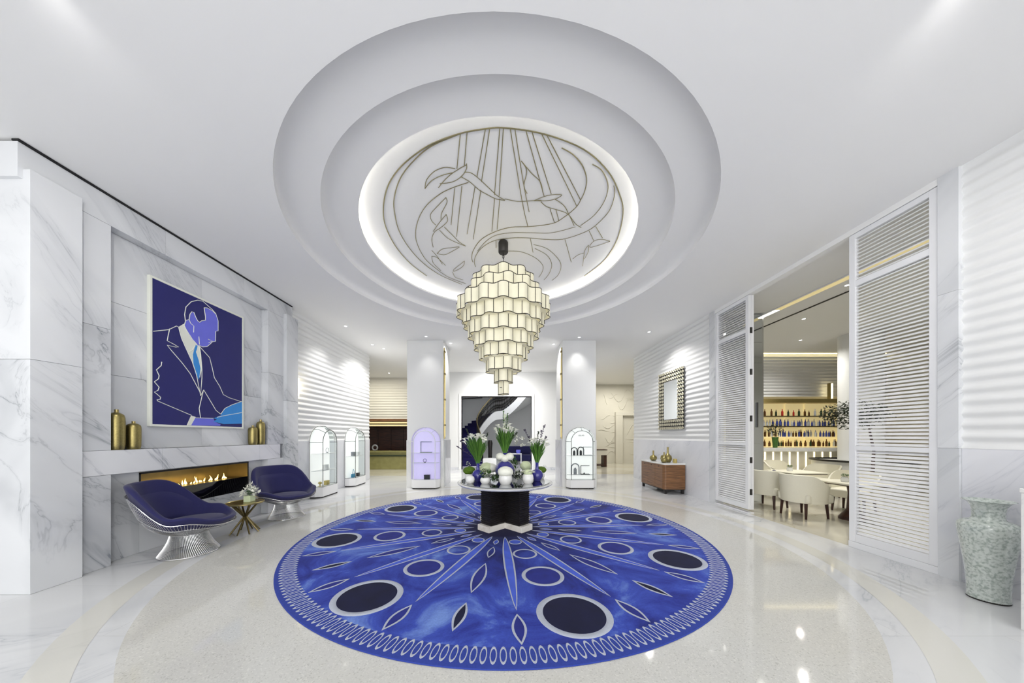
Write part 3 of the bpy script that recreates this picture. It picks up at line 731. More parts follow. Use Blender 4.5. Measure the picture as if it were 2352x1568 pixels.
zt = vase('largest blue bottle vase at the middle of the centre table', 0.03, 5.42, 0.178, 0.14, 0.036)
bouquet('tall white calla lilies with blossom collar in the middle blue vase', 0.03, 5.42, zt, 1.84, 0.18, 30, [(-0.03, 0.8, 'leaf_green'), (0.05, 0.76, 'leaf_green'), (0.0, 0.74, 'petal_green'), (0.22, 0.42, 'leaf_dark'), (0.16, 0.38, 'leaf_dark')])
zt = vase('deep blue bottle vase on the right of the centre table', 0.59, 5.26, 0.108, 0.12, 0.028)
bouquet('white calla lilies with violet twigs in the right blue bottle vase', 0.59, 5.26, zt, 1.60, 0.14, 18, [(0.13, 0.70, 'twig_violet'), (0.08, 0.6, 'twig_violet'), (-0.22, 0.62, 'twig_violet'), (-0.15, 0.5, 'twig_violet'), (0.16, 0.5, 'twig_violet'), (0.02, 0.58, 'leaf_dark')], 0.01)
def bloom_mesh(name, mat, r, seed, bump=0.16):
    bm = bmesh.new(); bmesh.ops.create_icosphere(bm, subdivisions=4, radius=r); rnd = random.Random(seed)
    dirs = [Vector((rnd.gauss(0, 1), rnd.gauss(0, 1), rnd.gauss(0, 1))).normalized() for _ in range(150)]
    for v in bm.verts:
        d = v.co.normalized(); k = max(d.dot(q) for q in dirs); v.co *= 1+bump*(k-0.97)*14
    me = bpy.data.meshes.new(name); bm.to_mesh(me); bm.free(); me.materials.append(MATS[mat])
    me.polygons.foreach_set('use_smooth', [True]*len(me.polygons)); return me
HYD = bloom_mesh('hydrangea_bloom', 'petal_white', 1.0, 3); HYDG = bloom_mesh('hydrangea_bloom', 'petal_green', 1.0, 5); MOSS = bloom_mesh('moss_ball', 'moss_green', 1.0, 9, 0.22)
def leaves(n, rx, rz, size, seed, mat, zc=0.0, droop=0.0):
    m = MB(); rnd = random.Random(seed)
    for i in range(n):
        d = Vector((rnd.gauss(0, 1), rnd.gauss(0, 1), rnd.gauss(0, 1))).normalized()*rnd.uniform(0.45, 1)
        c = Vector((d.x*rx, d.y*rx, zc+d.z*rz-droop*abs(d.x))); a = Vector((rnd.gauss(0, 1), rnd.gauss(0, 1), rnd.gauss(0, 0.6))).normalized(); b = a.cross(Vector((0.2, 0.1, 1))).normalized()
        s = size*rnd.uniform(0.6, 1.2); up = a.cross(b)*s*0.12
        m.add([c-a*s, c+b*s*0.42+up, c+a*s, c-b*s*0.42+up], [(0, 1, 2, 3)])
    return m.mesh('foliage', mat, True, False)
LV = leaves(150, 1.0, 0.8, 0.26, 4, 'leaf_green'); LVD = leaves(150, 1.0, 0.8, 0.26, 6, 'leaf_dark')
def pot(label, x, y, r, h, plant, name='planter_pot'):
    t = thing(name, label, 'planter', (x, y, TT))
    MB().lathe([(0.001, 0), (r*0.7, 0), (r*0.95, h*0.3), (r, h*0.55), (r*0.92, h*0.85), (r*0.78, h), (r*0.7, h), (r*0.72, h*0.85), (0.001, h*0.8)], 28).build('pot', 'white_ceramic', t)
    for nm, me, dx, dy, dz, s in plant: share(nm, me, t, (dx, dy, dz), (0, 0, random.uniform(0, 6)), s)
    return t
B = 'hydrangea_bloom'; F = 'foliage'
pot('round white pot with a big white hydrangea at the front of the centre table', 0.035, 4.90, 0.112, 0.17, [(B, HYD, 0, 0, 0.20, (0.122, 0.122, 0.088))])
pot('round white pot of starry white flowers on the right of the centre table', 0.41, 4.99, 0.095, 0.155, [(B, HYDG, 0, 0, 0.185, (0.075, 0.075, 0.045)), (F, leaves(60, 1, .5, .4, 11, 'petal_white'), 0, 0, 0.20, (0.12, 0.1, 0.05))])
pot('low white pot of green ferns left of the white hydrangea', -0.30, 4.98, 0.085, 0.10, [(F, LV, 0, 0, 0.17, (0.13, 0.1, 0.10)), (F, leaves(40, 1, .8, .22, 12, 'petal_green'), 0, 0, 0.18, (0.12, 0.1, 0.1))])
pot('white pot of moss at the far left of the centre table', -0.61, 5.40, 0.078, 0.12, [('moss_ball', MOSS, 0, 0, 0.165, (0.105, 0.1, 0.07)), (F, leaves(20, 1, 1, .3, 13, 'petal_green'), -0.02, 0, 0.28, (0.05, 0.05, 0.06))])
pot('white pot of moss at the far right of the centre table', 0.69, 5.55, 0.075, 0.11, [('moss_ball', MOSS, 0, 0, 0.16, (0.10, 0.1, 0.06)), (F, leaves(24, 1, 1, .3, 14, 'leaf_green'), 0.07, 0, 0.2, (0.06, 0.05, 0.05))])
pot('white pot of pale hydrangeas behind the left blue vase', -0.31, 5.57, 0.08, 0.12, [(B, HYDG, 0, 0, 0.20, (0.125, 0.11, 0.09)), (B, HYD, 0.1, 0, 0.19, (0.09, 0.09, 0.08))])
pot('white pot of pale green hydrangea behind the right blue vase', 0.42, 5.66, 0.08, 0.12, [(B, HYDG, 0, 0, 0.22, (0.105, 0.1, 0.09))])
pot('white pot of upright heather between the blue vases', 0.21, 5.88, 0.07, 0.11, [(F, LV, 0, 0, 0.25, (0.10, 0.09, 0.17))])
c = thing('ivy_trail', 'green ivy trailing beside the front white hydrangea pot', 'foliage', (-0.135, 5.0, TT)); share(F, LVD, c, (0, 0, 0.10), (0, 0, 0), (0.09, 0.08, 0.11)); share(F, LV, c, (0.0, -0.02, 0.09), (0, 0, 1), (0.08, 0.07, 0.09))
c = thing('ivy_trail', 'dark ivy spilling between the hydrangea and the starry flower pots', 'foliage', (0.26, 5.16, TT)); share(F, LVD, c, (0, 0, 0.13), (0, 0, 2), (0.15, 0.1, 0.12)); share(F, leaves(60, 1, .8, .2, 15, 'petal_green'), c, (0, 0, 0.13), (0, 0, 2), (0.16, 0.1, 0.13))
for i, (dx, dz) in enumerate(((-0.085, 0.0), (0.0, -0.035), (0.085, 0.0))):
    o = share('hydrangea_head', HYD, None, (0.03+dx, 5.40-0.03, 1.225+dz), (0, 0, i), (0.075, 0.07, 0.065))
    tag(o, ['left', 'middle', 'right'][i]+' white hydrangea head resting on the neck of the largest blue vase', 'flower', 'hydrangea collar of the large vase')
o = MB().lathe([(0.001, 0), (0.04, 0.0), (0.068, 0.03), (0.078, 0.068), (0.068, 0.105), (0.04, 0.13), (0.001, 0.137)], 24).build('ceramic_ball', 'white_ceramic', loc=(-0.55, 4.98, TT)); tag(o, 'pale ceramic ball at the left rim of the centre table', 'ornament')

# ================================================================== framed portrait
PT = thing('framed_painting', 'large blue line portrait of a man in a suit, white frame, above mantel', 'painting', (XK, 4.945, 1.73))
W2, Hh = 0.757, 2.115
f = MB()
for a0, a1, b0, b1 in ((-W2, -W2+0.03, 0, Hh), (W2-0.03, W2, 0, Hh), (-W2+0.03, W2-0.03, 0, 0.03), (-W2+0.03, W2-0.03, Hh-0.03, Hh)): f.box(0, 0.045, a0, a1, b0, b1)
f.build('frame', 'paint_white', PT, False, 0.003)
MB().box(0.005, 0.036, -W2+0.03, W2-0.03, 0.03, Hh-0.03).build('canvas', 'paint_navy', PT, False)
def on_canvas(u, v):
    x = 320+u*0.2423; y = 620+v*0.2423; Y = 690*4.934/(1156-x); return (Y-4.945, 1.6+(1000-y)*Y/690-1.73)
def cpoly(name, pts, mat, lay):
    q = [on_canvas(u, v) for u, v in pts]; q = [(max(-W2+.032, min(W2-.032, a)), max(.032, min(Hh-.032, b))) for a, b in q]
    MB().prism(q, 0.0362, 0.0365+0.0006*lay, 'x').build(name, mat, PT, False)
cpoly('paper_shape', [(770,1365),(810,1310),(880,1275),(972,1243),(972,1455),(800,1460),(700,1435),(735,1415),(705,1405),(775,1375)], 'paint_blue', 3)
cpoly('hand_shape', [(530,1400),(700,1405),(720,1440),(770,1462),(765,1476),(490,1474)], 'paint_violet', 1)
cpoly('cuff_shape', [(490,1378),(535,1392),(490,1474),(448,1472)], 'paint_white', 2)
cpoly('collar_shape', [(370,540),(418,510),(440,560),(500,655),(545,705),(570,720),(585,830),(592,940),(575,1020),(540,990),(500,870),(440,740),(400,650)], 'paint_white', 1)
cpoly('face_shape', [(440,475),(470,470),(478,420),(495,395),(515,400),(530,440),(550,480),(570,495),(590,480),(625,475),(625,440),(612,357),(640,358),(690,385),(725,420),(745,480),(745,575),(722,580),(720,675),(690,680),(670,700),(640,725),(600,728),(565,715),(545,705),(500,660),(450,580),(425,520)], 'paint_violet', 2)
cpoly('tie_shape', [(530,710),(552,715),(545,750),(535,775),(560,850),(578,930),(565,1040),(530,980),(512,880),(508,800),(515,770)], 'paint_blue', 3)
for i, ln in enumerate(([(130,580),(275,565),(350,530),(370,540)],[(285,555),(275,600),(262,670),(330,705),(370,730),(345,730),(262,712),(300,760),(400,875),(480,980),(575,1160)],
  [(570,725),(665,830),(690,930),(710,1020),(760,1100),(795,1180),(850,1210),(960,1245)],[(580,1190),(608,1135),(660,1220),(725,1330),(770,1365)],[(605,1140),(565,1310),(578,1400)],
  [(370,540),(400,650),(440,740),(500,870),(540,990),(578,1190),(592,1020),(592,940),(580,800),(568,722)],
  [(210,870),(205,905),(160,945),(185,1000),(180,1030),(140,1058),(185,1110),(175,1140),(140,1155),(200,1205),(195,1225),(165,1230),(170,1240),(490,1375)],
  [(435,480),(428,420),(440,350),(490,300),(550,285),(600,295),(640,330),(690,375),(725,415)],[(470,470),(485,505),(515,530),(512,590)],[(562,630),(568,705)],[(650,655),(690,672),(655,690)],
  [(425,520),(440,475),(470,470),(478,420),(495,395),(515,400),(530,440),(550,480),(570,495),(590,480),(625,475),(625,440),(612,357)],[(612,357),(640,358),(690,385),(725,420),(745,480),(745,575),(722,580),(720,675),(690,680),(670,700),(640,725),(600,728),(565,715)],
  [(418,510),(440,560),(500,655),(545,705)],[(465,775),(500,760),(528,715)],[(535,1400),(700,1405)],[(735,1395),(800,1380),(970,1350)],[(770,1365),(810,1310),(880,1275),(968,1245)])):
    p = [(0.0392,)+on_canvas(u, v) for u, v in ln]
    MB().tube(p, 0.0055, 5).build('painted_line', 'paint_white', PT)

# ================================================================== mantel vases
def mantel_vase(label, y, r, h):
    t = thing('gold_vase', label, 'vase', (-4.893, y, 1.42), 0, 'gold vases on the mantel')
    pr = [(0.001, 0), (r*0.8, 0), (r*0.9, 0.012), (r*0.97, h*0.12), (r, h*0.4), (r, h*0.7), (r*0.97, h*0.8), (r*0.86, h*0.865), (r*0.55, h*0.905), (r*0.3, h*0.925)]
    MB().lathe(pr, 32).build('body', 'hammered_gold', t)
    MB().lathe([(r*0.3, h*0.915), (r*0.24, h*0.94), (r*0.26, h), (r*0.2, h), (r*0.19, h*0.94), (0.001, h*0.93)], 20).build('neck', 'brass', t)
mantel_vase('taller gold vase at the left end of the mantel', 3.80, 0.074, 0.51)
mantel_vase('shorter gold vase at the left end of the mantel', 3.975, 0.07, 0.37)
mantel_vase('shorter gold vase at the right end of the mantel', 5.87, 0.075, 0.38)
mantel_vase('taller gold vase at the right end of the mantel', 6.06, 0.074, 0.505)

# ================================================================== wire lounge chairs
def rim(ph):
    c = math.cos(ph); s = (1-c)/2
    z = 0.42+0.10*sstep(0.02, 0.35, s)+0.42*sstep(0.45, 0.95, s)
    r = 0.46+0.04*sstep(0.1, 0.5, s)+0.05*sstep(0.55, 1, s)
    return r, z
def shell_pt(ph, t, off=0.0):
    """t 0..1 from the seat centre to the rim"""
    rr, zr = rim(ph); z0 = 0.33
    if t < 0.45:
        q = t/0.45; r = 0.27*q; z = z0+0.03*q*q
    else:
        q = (t-0.45)/0.55; r = 0.27+(rr-0.27)*(q**0.85); z = z0+0.03+(zr-z0-0.03)*(0.35*q+0.65*q*q)
    r += off; z -= off*0.6*(1 if t > 0.3 else 1.4)
    return (r*math.sin(ph), r*math.cos(ph), z)
def lounge_chair(label, loc, rz):
    t = thing('wire_lounge_chair', label, 'armchair', loc, rz, 'navy wire lounge chairs')
    m = MB(); N = 90
    for i in range(N):
        a = 2*PI*i/N
        m.tube([((0.305*(1-q)+0.185*q-0.02*math.sin(q*PI))*math.sin(a+0.25*q), (0.305*(1-q)+0.185*q-0.02*math.sin(q*PI))*math.cos(a+0.25*q), 0.012+0.27*q) for q in (0, 0.33, 0.66, 1)], 0.0024, 4)
    for r, z, w in ((0.305, 0.008, 0.008), (0.186, 0.275, 0.006)): m.tube([(r*math.sin(2*PI*i/48), r*math.cos(2*PI*i/48), z) for i in range(48)], w, 6, True)
    m.build('wire_base', 'nickel_wire', t)
    m = MB(); N = 104
    for i in range(N):
        a = 2*PI*i/N
        pts = [(0.186*math.sin(a), 0.186*math.cos(a), 0.275)]+[shell_pt(a, q, 0.03) for q in (0.5, 0.62, 0.74, 0.86, 0.955)]
        m.tube(pts, 0.0025, 4)
    for q in (0.72, 0.955): m.tube([shell_pt(2*PI*i/64, q, 0.03) for i in range(64)], 0.006, 6, True)
    m.build('wire_shell', 'nickel_wire', t)
    # upholstered shell: closed surface with a rolled rim
    nu = 72
    def up(u, v):
        ph = 2*PI*u
        if v < 0.5:                                          # inside, centre -> rim
            return shell_pt(ph, v/0.5, -0.045 if v < 0.44 else -0.045)
        q = (v-0.5)/0.5
        if q < 0.4:                                          # over the roll
            a = PI*q/0.4; x, y, z = shell_pt(ph, 1.0, -0.012); rr = math.hypot(x, y)
            k = (rr-0.033*math.cos(a))/rr; return (x*k, y*k, z+0.028*math.sin(a)+0.015)
        return shell_pt(ph, 1.0-(q-0.4)/0.6, 0.012)
    MB().grid(up, nu, 34, True).build('upholstered_shell', 'navy_fabric', t)
    # back pad and loose seat cushion
    def pad(u, v):
        ph = PI+(u-0.5)*2.5; tt = 0.55+0.36*v; e = (1-(2*u-1)**6)*(1-(2*v-1)**6); return shell_pt(ph, tt, -0.045-0.032*e)
    MB().grid(pad, 30, 12).build('back_pad', 'navy_fabric', t)
    MB().lathe([(0.001, 0.37), (0.27, 0.375), (0.325, 0.40), (0.33, 0.425), (0.30, 0.455), (0.2, 0.47), (0.001, 0.475)], 40, (0, 0.06, 0)).build('seat_cushion', 'navy_fabric', t)
    return t
def face(dx, dy): return math.atan2(-dx, dy)
lounge_chair('navy lounge chair nearer the camera, its wire side towards us', (-4.31, 4.13, 0), face(0.93, 0.40))
lounge_chair('navy lounge chair beyond the brass table, seen from the front', (-4.27, 5.92, 0), face(0.88, -0.42))
st = thing('side_table', 'small round brass side table with splayed starburst legs between lounge chairs', 'table', (-4.28, 4.98, 0))
MB().lathe([(0.001, 0.478), (0.245, 0.478), (0.255, 0.484), (0.255, 0.50), (0.245, 0.505), (0.238, 0.498), (0.001, 0.498)], 48).build('table_top', 'brass', st)
for i in range(8):
    a = 2*PI*i/8+0.2; c, s = math.cos(a), math.sin(a)
    MB().tube([(0.2*c, 0.2*s, 0.0), (0.02*c, 0.02*s, 0.25), (-0.0*c, 0.0*s, 0.262)], [0.011, 0.016, 0.016], 6).build('leg', 'brass_dark', st)
    MB().tube([(0.18*c, 0.18*s, 0.479), (0.02*c, 0.02*s, 0.27), (0, 0, 0.26)], [0.012, 0.016, 0.016], 6).build('strut', 'brass_dark', st)
ft = thing('flower_arrangement', 'white orchids in a small glass cube on the brass side table', 'flowers', (-4.25, 5.03, 0.498))
MB().box(-0.055, 0.055, -0.055, 0.055, 0, 0.10).build('vase', 'petal_green', ft, False, 0.004)
PET = leaves(26, 1, 0.9, 0.55, 21, 'petal_white')
for i, (x, y, z, s) in enumerate(((-0.09, -0.03, 0.13, 0.065), (0.09, 0.02, 0.15, 0.075), (0.02, 0, 0.27, 0.06), (-0.07, 0.03, 0.22, 0.045), (0.08, -0.04, 0.21, 0.06), (-0.02, -0.07, 0.14, 0.05), (0.03, 0.07, 0.2, 0.055))):
    share('orchid_bloom', PET, ft, (x, y, z), (0, 0, i), (s, s, s))
share('foliage', LV, ft, (0, 0, 0.16), (0, 0, 0), (0.07, 0.07, 0.07))

# ================================================================== crackled urn and pedestal
u = thing('floor_urn', 'tall pale celadon crackled urn with flared rim beside right wall', 'urn', (4.73, 2.93, 0))
MB().lathe([(0.001, 0.0), (0.115, 0.0), (0.122, 0.01), (0.118, 0.03)], 48).build('foot', 'dark_line', u)
pr = smoothpath([(0.121, 0.012), (0.12, 0.10), (0.128, 0.25), (0.145, 0.42), (0.165, 0.58), (0.177, 0.68), (0.172, 0.735), (0.14, 0.765), (0.098, 0.785), (0.092, 0.83), (0.098, 0.90), (0.12, 0.945), (0.15, 0.965)], 4)
pr += [(0.148, 0.972), (0.12, 0.955), (0.088, 0.90), (0.08, 0.82), (0.001, 0.8)]
MB().lathe(pr, 56).build('body', 'crackle_glaze', u)
pd = thing('stone_pedestal', 'white stone pedestal at the right edge of the picture', 'pedestal', (4.38, 2.28, 0))
MB().box(-0.11, 0.35, -0.2, 0.2, 0, 1.13).build('shaft', 'marble_white', pd, False, 0.004)
MB().box(-0.115, 0.355, -0.205, 0.205, 1.13, 1.165).build('top_slab', 'marble_white', pd, False, 0.004)

# ================================================================== arched display cases
def thin_glass(name, tint, gloss):
    m, n, l, b = newmat(name); n.remove(b)
    o = n['Material Output']; t = n.new('ShaderNodeBsdfTransparent'); t.inputs[0].default_value = tint
    g = n.new('ShaderNodeBsdfGlossy'); g.inputs['Roughness'].default_value = 0.03
    f = n.new('ShaderNodeLayerWeight'); f.inputs[0].default_value = gloss
    mx = n.new('ShaderNodeMixShader'); l.new(f.outputs['Fresnel'], mx.inputs[0]); l.new(t.outputs[0], mx.inputs[1]); l.new(g.outputs[0], mx.inputs[2]); l.new(mx.outputs[0], o.inputs[0])
thin_glass('thin_glass', (0.93, 0.97, 0.96, 1), 0.08)
DEP = 0.28
STN = [(0.0, 0.43), (-0.14, 0.43), (-DEP, 0.325)]
ZS = 1.42
def arch(w, z0=0.27, k=14):
    p = [(-w, z0), (-w, (z0+ZS)/2), (-w, ZS)]
    p += [(-w*math.cos(PI*i/k), ZS+w*math.sin(PI*i/k)) for i in range(1, k)]
    return p+[(w, ZS), (w, (z0+ZS)/2), (w, z0)]
def case_item(kind, mat, x, z, s):
    m = MB()
    if kind == 'bottle': m.lathe([(0.001, 0), (s*.35, 0), (s*.38, s*.1), (s*.38, s*.75), (s*.14, s*.95), (s*.13, s*1.3), (0.001, s*1.3)], 12)
    elif kind == 'box': m.box(-s*.5, s*.5, -s*.25, s*.25, 0, s*.7); m.box(-s*.52, s*.52, -s*.27, s*.27, s*.7, s*.8)
    elif kind == 'ring': m.tube([(s*math.cos(t), 0, s*1.26+s*math.sin(t)) for t in [2*PI*i/20 for i in range(20)]], s*.12, 6, True); m.box(-s*.6, s*.6, -s*.3, s*.3, 0, s*.14)
    elif kind == 'bust': m.lathe([(0.001, 0), (s*.5, 0), (s*.5, s*.05), (s*.12, s*.12), (s*.12, s*.5), (s*.5, s*.8), (s*.4, s*1.1), (s*.12, s*1.25), (0.001, s*1.3)], 14)
    elif kind == 'arch': m.tube([(-s*.45, 0, 0), (-s*.45, 0, s*.8)]+[(-s*.45*math.cos(t), 0, s*.8+s*.45*math.sin(t)) for t in [PI*i/8 for i in range(9)]]+[(s*.45, 0, 0)], s*.07, 6); m.lathe([(0.001, 0), (s*.18, 0), (s*.18, s*.6), (s*.08, s*.75), (0.001, s*.8)], 10)
    elif kind == 'bag': m.prism([(-s*.5, 0), (s*.5, 0), (s*.38, s*.55), (-s*.38, s*.55)], -s*.15, s*.15, 'y'); m.tube([(s*.25*math.cos(t), 0, s*.55+s*.7*math.sin(t)) for t in [PI*i/10 for i in range(11)]], s*.04, 6)
    elif kind == 'stand': m.box(-s*.5, s*.5, -s*.2, s*.2, 0, s*.06); m.box(-s*.5, -s*.44, -s*.04, s*.04, 0, s); m.box(-s*.5, s*.5, -s*.04, s*.04, s*.94, s); 
    return m
CASE_N = [0]
def display_case(label, x, y, rz, back, shelves, items, frame='bronze_frame'):
    t = thing('display_case', label, 'display case', (x, y, 0), rz, 'arched white display cases')
    base = [(-0.43, 0), (0.43, 0), (0.43, -0.14), (0.345, -DEP-0.015), (-0.345, -DEP-0.015), (-0.43, -0.14)]
    MB().prism([(a*.97, b*.97-0.003) for a, b in base], 0, 0.03).build('plinth', 'dark_line', t, False)
    MB().prism(base, 0.03, 0.27).build('base', 'case_white', t, False, 0.004)
    MB().prism(arch(0.425), -0.02, -0.002, 'y').build('back_panel', back, t, False)
    sec = [[(px_, yy, pz) for px_, pz in arch(w)] for yy, w in STN]
    n = len(sec[0])
    for a, b, nm in ((0, 1, 'side_glass'), (1, 2, 'corner_glass')):
        MB().add(sec[a]+sec[b], [(i, i+1, n+i+1, n+i) for i in range(n-1)]).build(nm, 'thin_glass', t)
    MB().add(sec[2], [tuple(range(n))]).build('front_glass', 'thin_glass', t, False)
    MB().tube(sec[2], 0.009 if frame != 'lacquer_white' else 0.014, 6).build('front_frame', frame, t)
    m = MB()
    for yy, w in (STN[0], ):
        m.tube([(px_, yy-0.004, pz) for px_, pz in arch(w)], 0.006, 5)
    k0, k1 = 2, n-3
    for i in (k0, k1, 6, n-7, n//2): m.tube([s[i] for s in sec], 0.006, 5)
    m.tube([s[0] for s in sec]+[s[-1] for s in sec[::-1]], 0.006, 5)
    m.build('seam_frame', frame, t)
    for z in shelves:
        p = [(-0.41, -0.025), (0.41, -0.025), (0.41, -0.14), (0.31, -DEP+0.01), (-0.31, -DEP+0.01), (-0.41, -0.14)]
        MB().prism(p, z-0.008, z).build('shelf', 'case_white', t, False)
    ca, sa = math.cos(rz), math.sin(rz)
    for kind, nm, lab, mat, ix, iz, s in items:
        o = case_item(kind, mat, ix, iz, s).build(nm, mat); iy = -0.13
        o.location = (x+ix*ca-iy*sa, y+ix*sa+iy*ca, iz+0.0005); o.rotation_euler = (0, 0, rz)
        tag(o, lab, 'merchandise', 'goods in the display cases')
    return t
K = 'grey goods '
display_case('arched display case nearest the fireplace on the left wall', -4.925, 8.06, PI/2, 'case_glow', (0.69, 1.13),
  [('ring', 'jewellery_stand', 'grey ring stand on top shelf of case nearest fireplace', 'item_grey', 0.12, 1.13, 0.06), ('box', 'gift_box', 'white gift box on middle shelf of case nearest fireplace', 'case_white', 0.05, 0.69, 0.16),
   ('bust', 'ornament', 'small gold ornament at bottom of case nearest fireplace', 'item_gold', -0.2, 0.27, 0.1), ('box', 'gift_box', 'gold flat box at bottom of case nearest fireplace', 'item_gold', 0.1, 0.27, 0.14)])
display_case('arched display case second along the left wall, holding a blue bag', -4.925, 9.76, PI/2, 'case_glow', (0.95,),
  [('bag', 'hand_bag', 'sky blue bag with tall handles in the second left wall case', 'item_blue', -0.15, 0.27, 0.2), ('box', 'gift_box', 'grey boxes on the shelf of the second left wall case', 'item_grey', -0.15, 0.95, 0.16),
   ('box', 'gift_box', 'white box on the shelf of the second left wall case', 'case_white', 0.15, 0.95, 0.15), ('box', 'perfume_box', 'dark small box at bottom of the second left wall case', 'item_dark', 0.15, 0.27, 0.13)])
display_case('arched display case glowing violet against the left column', -2.37, 9.28, 0, 'case_violet', (0.78, 1.08),
  [('stand', 'necklace_stand', 'grey necklace stand on top shelf of the violet case', 'item_grey', 0.02, 1.08, 0.34), ('ring', 'jewellery_stand', 'dark bangles on lower shelf of the violet case', 'item_dark', -0.02, 0.78, 0.05), ('box', 'jewellery_box', 'dark jewellery box at bottom of the violet case', 'item_dark', 0.05, 0.27, 0.17)], 'lacquer_white')
display_case('arched white display case of perfumes against the right column', 2.36, 9.28, 0, 'case_glow', (0.42, 1.0),
  [('arch', 'perfume_stand', 'left dark arched stand on upper shelf of the perfume case', 'item_dark', -0.2, 1.0, 0.19), ('arch', 'perfume_stand', 'middle dark arched stand on upper shelf of the perfume case', 'item_dark', -0.0, 1.0, 0.2), ('stand', 'perfume_stand', 'grey panel stand on upper shelf of the perfume case', 'item_grey', 0.2, 1.0, 0.26),
   ('arch', 'perfume_stand', 'grey arched stand on lower shelf of the perfume case', 'item_grey', -0.17, 0.42, 0.26), ('stand', 'perfume_stand', 'dark angled stand on lower shelf of the perfume case', 'item_dark', 0.13, 0.42, 0.27),
   ('bottle', 'perfume_bottle', 'small dark perfume bottle on lower shelf of the perfume case', 'item_dark', 0.10, 0.42, 0.05)])
pc = [o for o in C.objects if o.name.startswith('display_case') and 'perfumes' in o.get('label', '')][0]
m = MB()
for i, (dx, sl) in enumerate(((-0.09, 0.012), (-0.045, -0.004), (0.005, 0.014), (0.05, -0.004))):
    m.tube([(dx-sl, -DEP-0.006, 1.585), (dx+sl, -DEP-0.006, 1.625)], 0.007, 5)
    m.tube([(dx-0.012, -DEP-0.006, 1.587), (dx+0.014, -DEP-0.006, 1.590)], 0.004, 5)
m.build('lettering', 'bronze_frame', pc)

# ================================================================== sideboard, mirror and their vases
sb = thing('sideboard', 'walnut sideboard with white marble top against the right wall', 'sideboard', (4.39, 8.2, 0))
def rrect(x0, x1, y0, y1, r):
    p = []
    for cx, cy, a0 in ((x0+r, y0+r, PI), ):
        p += [(cx+r*math.cos(a0+PI/2*i/6), cy+r*math.sin(a0+PI/2*i/6)) for i in range(7)]
    p += [(x1, y0), (x1, y1)]
    p += [(x0+r+r*math.cos(PI/2+PI/2*i/6), y1-r+r*math.sin(PI/2+PI/2*i/6)) for i in range(7)]
    return p
MB().prism(rrect(0, 0.575, 0, 1.4, 0.07), 0.13, 0.80).build('body', 'walnut', sb, True)
MB().prism(rrect(-0.008, 0.58, -0.008, 1.408, 0.075), 0.80, 0.838).build('top', 'marble_white', sb, True, 0.003)
MB().prism(rrect(0.012, 0.565, 0.012, 1.388, 0.07), 0.105, 0.13).build('skirt', 'ebony', sb)
for i in range(3):
    d = MB().box(-0.006, 0.006, 0.075+i*0.417, 0.075+i*0.417+0.412, 0.145, 0.79).build('door', 'walnut', sb, False, 0.002)
    MB().box(-0.012, -0.005, 0.075+i*0.417+0.18, 0.075+i*0.417+0.23, 0.73, 0.755).build('handle', 'dark_wood', d, False)
for lx, ly in ((0.03, 0.03), (0.50, 0.03), (0.03, 1.30), (0.50, 1.30)):
    MB().prism([(lx, ly), (lx+0.06, ly), (lx+0.06, ly+0.06), (lx, ly+0.06)], 0, 0.106).build('leg', 'ebony', sb, False, 0.004)
def gold_bottle(label, x, y, r, h):
    t = thing('gold_bottle', label, 'vase', (x, y, 0.8385), 0, 'gold bottles on the sideboard')
    MB().lathe([(0.001, 0), (r*.6, 0), (r*.95, h*.16), (r, h*.27), (r*.85, h*.42), (r*.45, h*.52), (r*.24, h*.58)], 24).build('body', 'hammered_gold', t)
    MB().lathe([(r*.24, h*.57), (r*.22, h*.95), (r*.26, h), (r*.18, h), (r*.16, h*.6), (0.001, h*.59)], 16).build('neck', 'brass', t)
gold_bottle('gold bottle standing alone at the far end of the sideboard', 4.62, 9.25, 0.105, 0.30)
gold_bottle('short gold bottle in front of the tallest on the sideboard', 4.55, 8.50, 0.085, 0.29)
gold_bottle('tallest gold bottle on the sideboard', 4.72, 8.62, 0.11, 0.43)
o = MB().lathe([(0.001, 0), (0.05, 0), (0.085, 0.08), (0.07, 0.17), (0.03, 0.19), (0.001, 0.185)], 20).build('gold_jar', 'hammered_gold', loc=(4.72, 8.85, 0.8385)); tag(o, 'small round gold jar behind the bottles on the sideboard', 'jar')
o = MB().lathe([(0.001, 0), (0.05, 0), (0.055, 0.01), (0.055, 0.11), (0.05, 0.115), (0.001, 0.11)], 20).build('candle_glass', 'item_gold', loc=(4.80, 8.40, 0.8385)); tag(o, 'squat pale gold candle glass at the near end of the sideboard', 'candle')
mr = thing('wall_mirror', 'tall mirror framed in rows of bronze discs on the right wall', 'mirror', (4.975, 8.90, 1.77))
NX, NZ = 13, 17; MW, MH = 1.33, 1.76; sx, sz = MW/NX, MH/NZ
MB().box(-0.02, 0.0, -MW/2+0.02, MW/2-0.02, 0.02, MH-0.02).build('backing', 'ebony', mr, False)
MB().box(-0.03, -0.021, -MW/2+3*sx, MW/2-3*sx, 3*sz, MH-3*sz).build('mirror_glass', 'mirror', mr, False, 0.004)
m = MB(); m.lathe([(0.030, 0.0), (0.043, 0.004), (0.043, 0.022), (0.038, 0.028), (0.031, 0.02), (0.001, 0.014)], 10); m.v = [(-z, x, y) for x, y, z in m.v]
dm = m.mesh('frame_disc', 'champagne'); 
for i in range(NX):
    for j in range(NZ):
        if 3 <= i < NX-3 and 3 <= j < NZ-3: continue
        share('frame_disc', dm, mr, (-0.02, -MW/2+(i+.5)*sx, (j+.5)*sz))

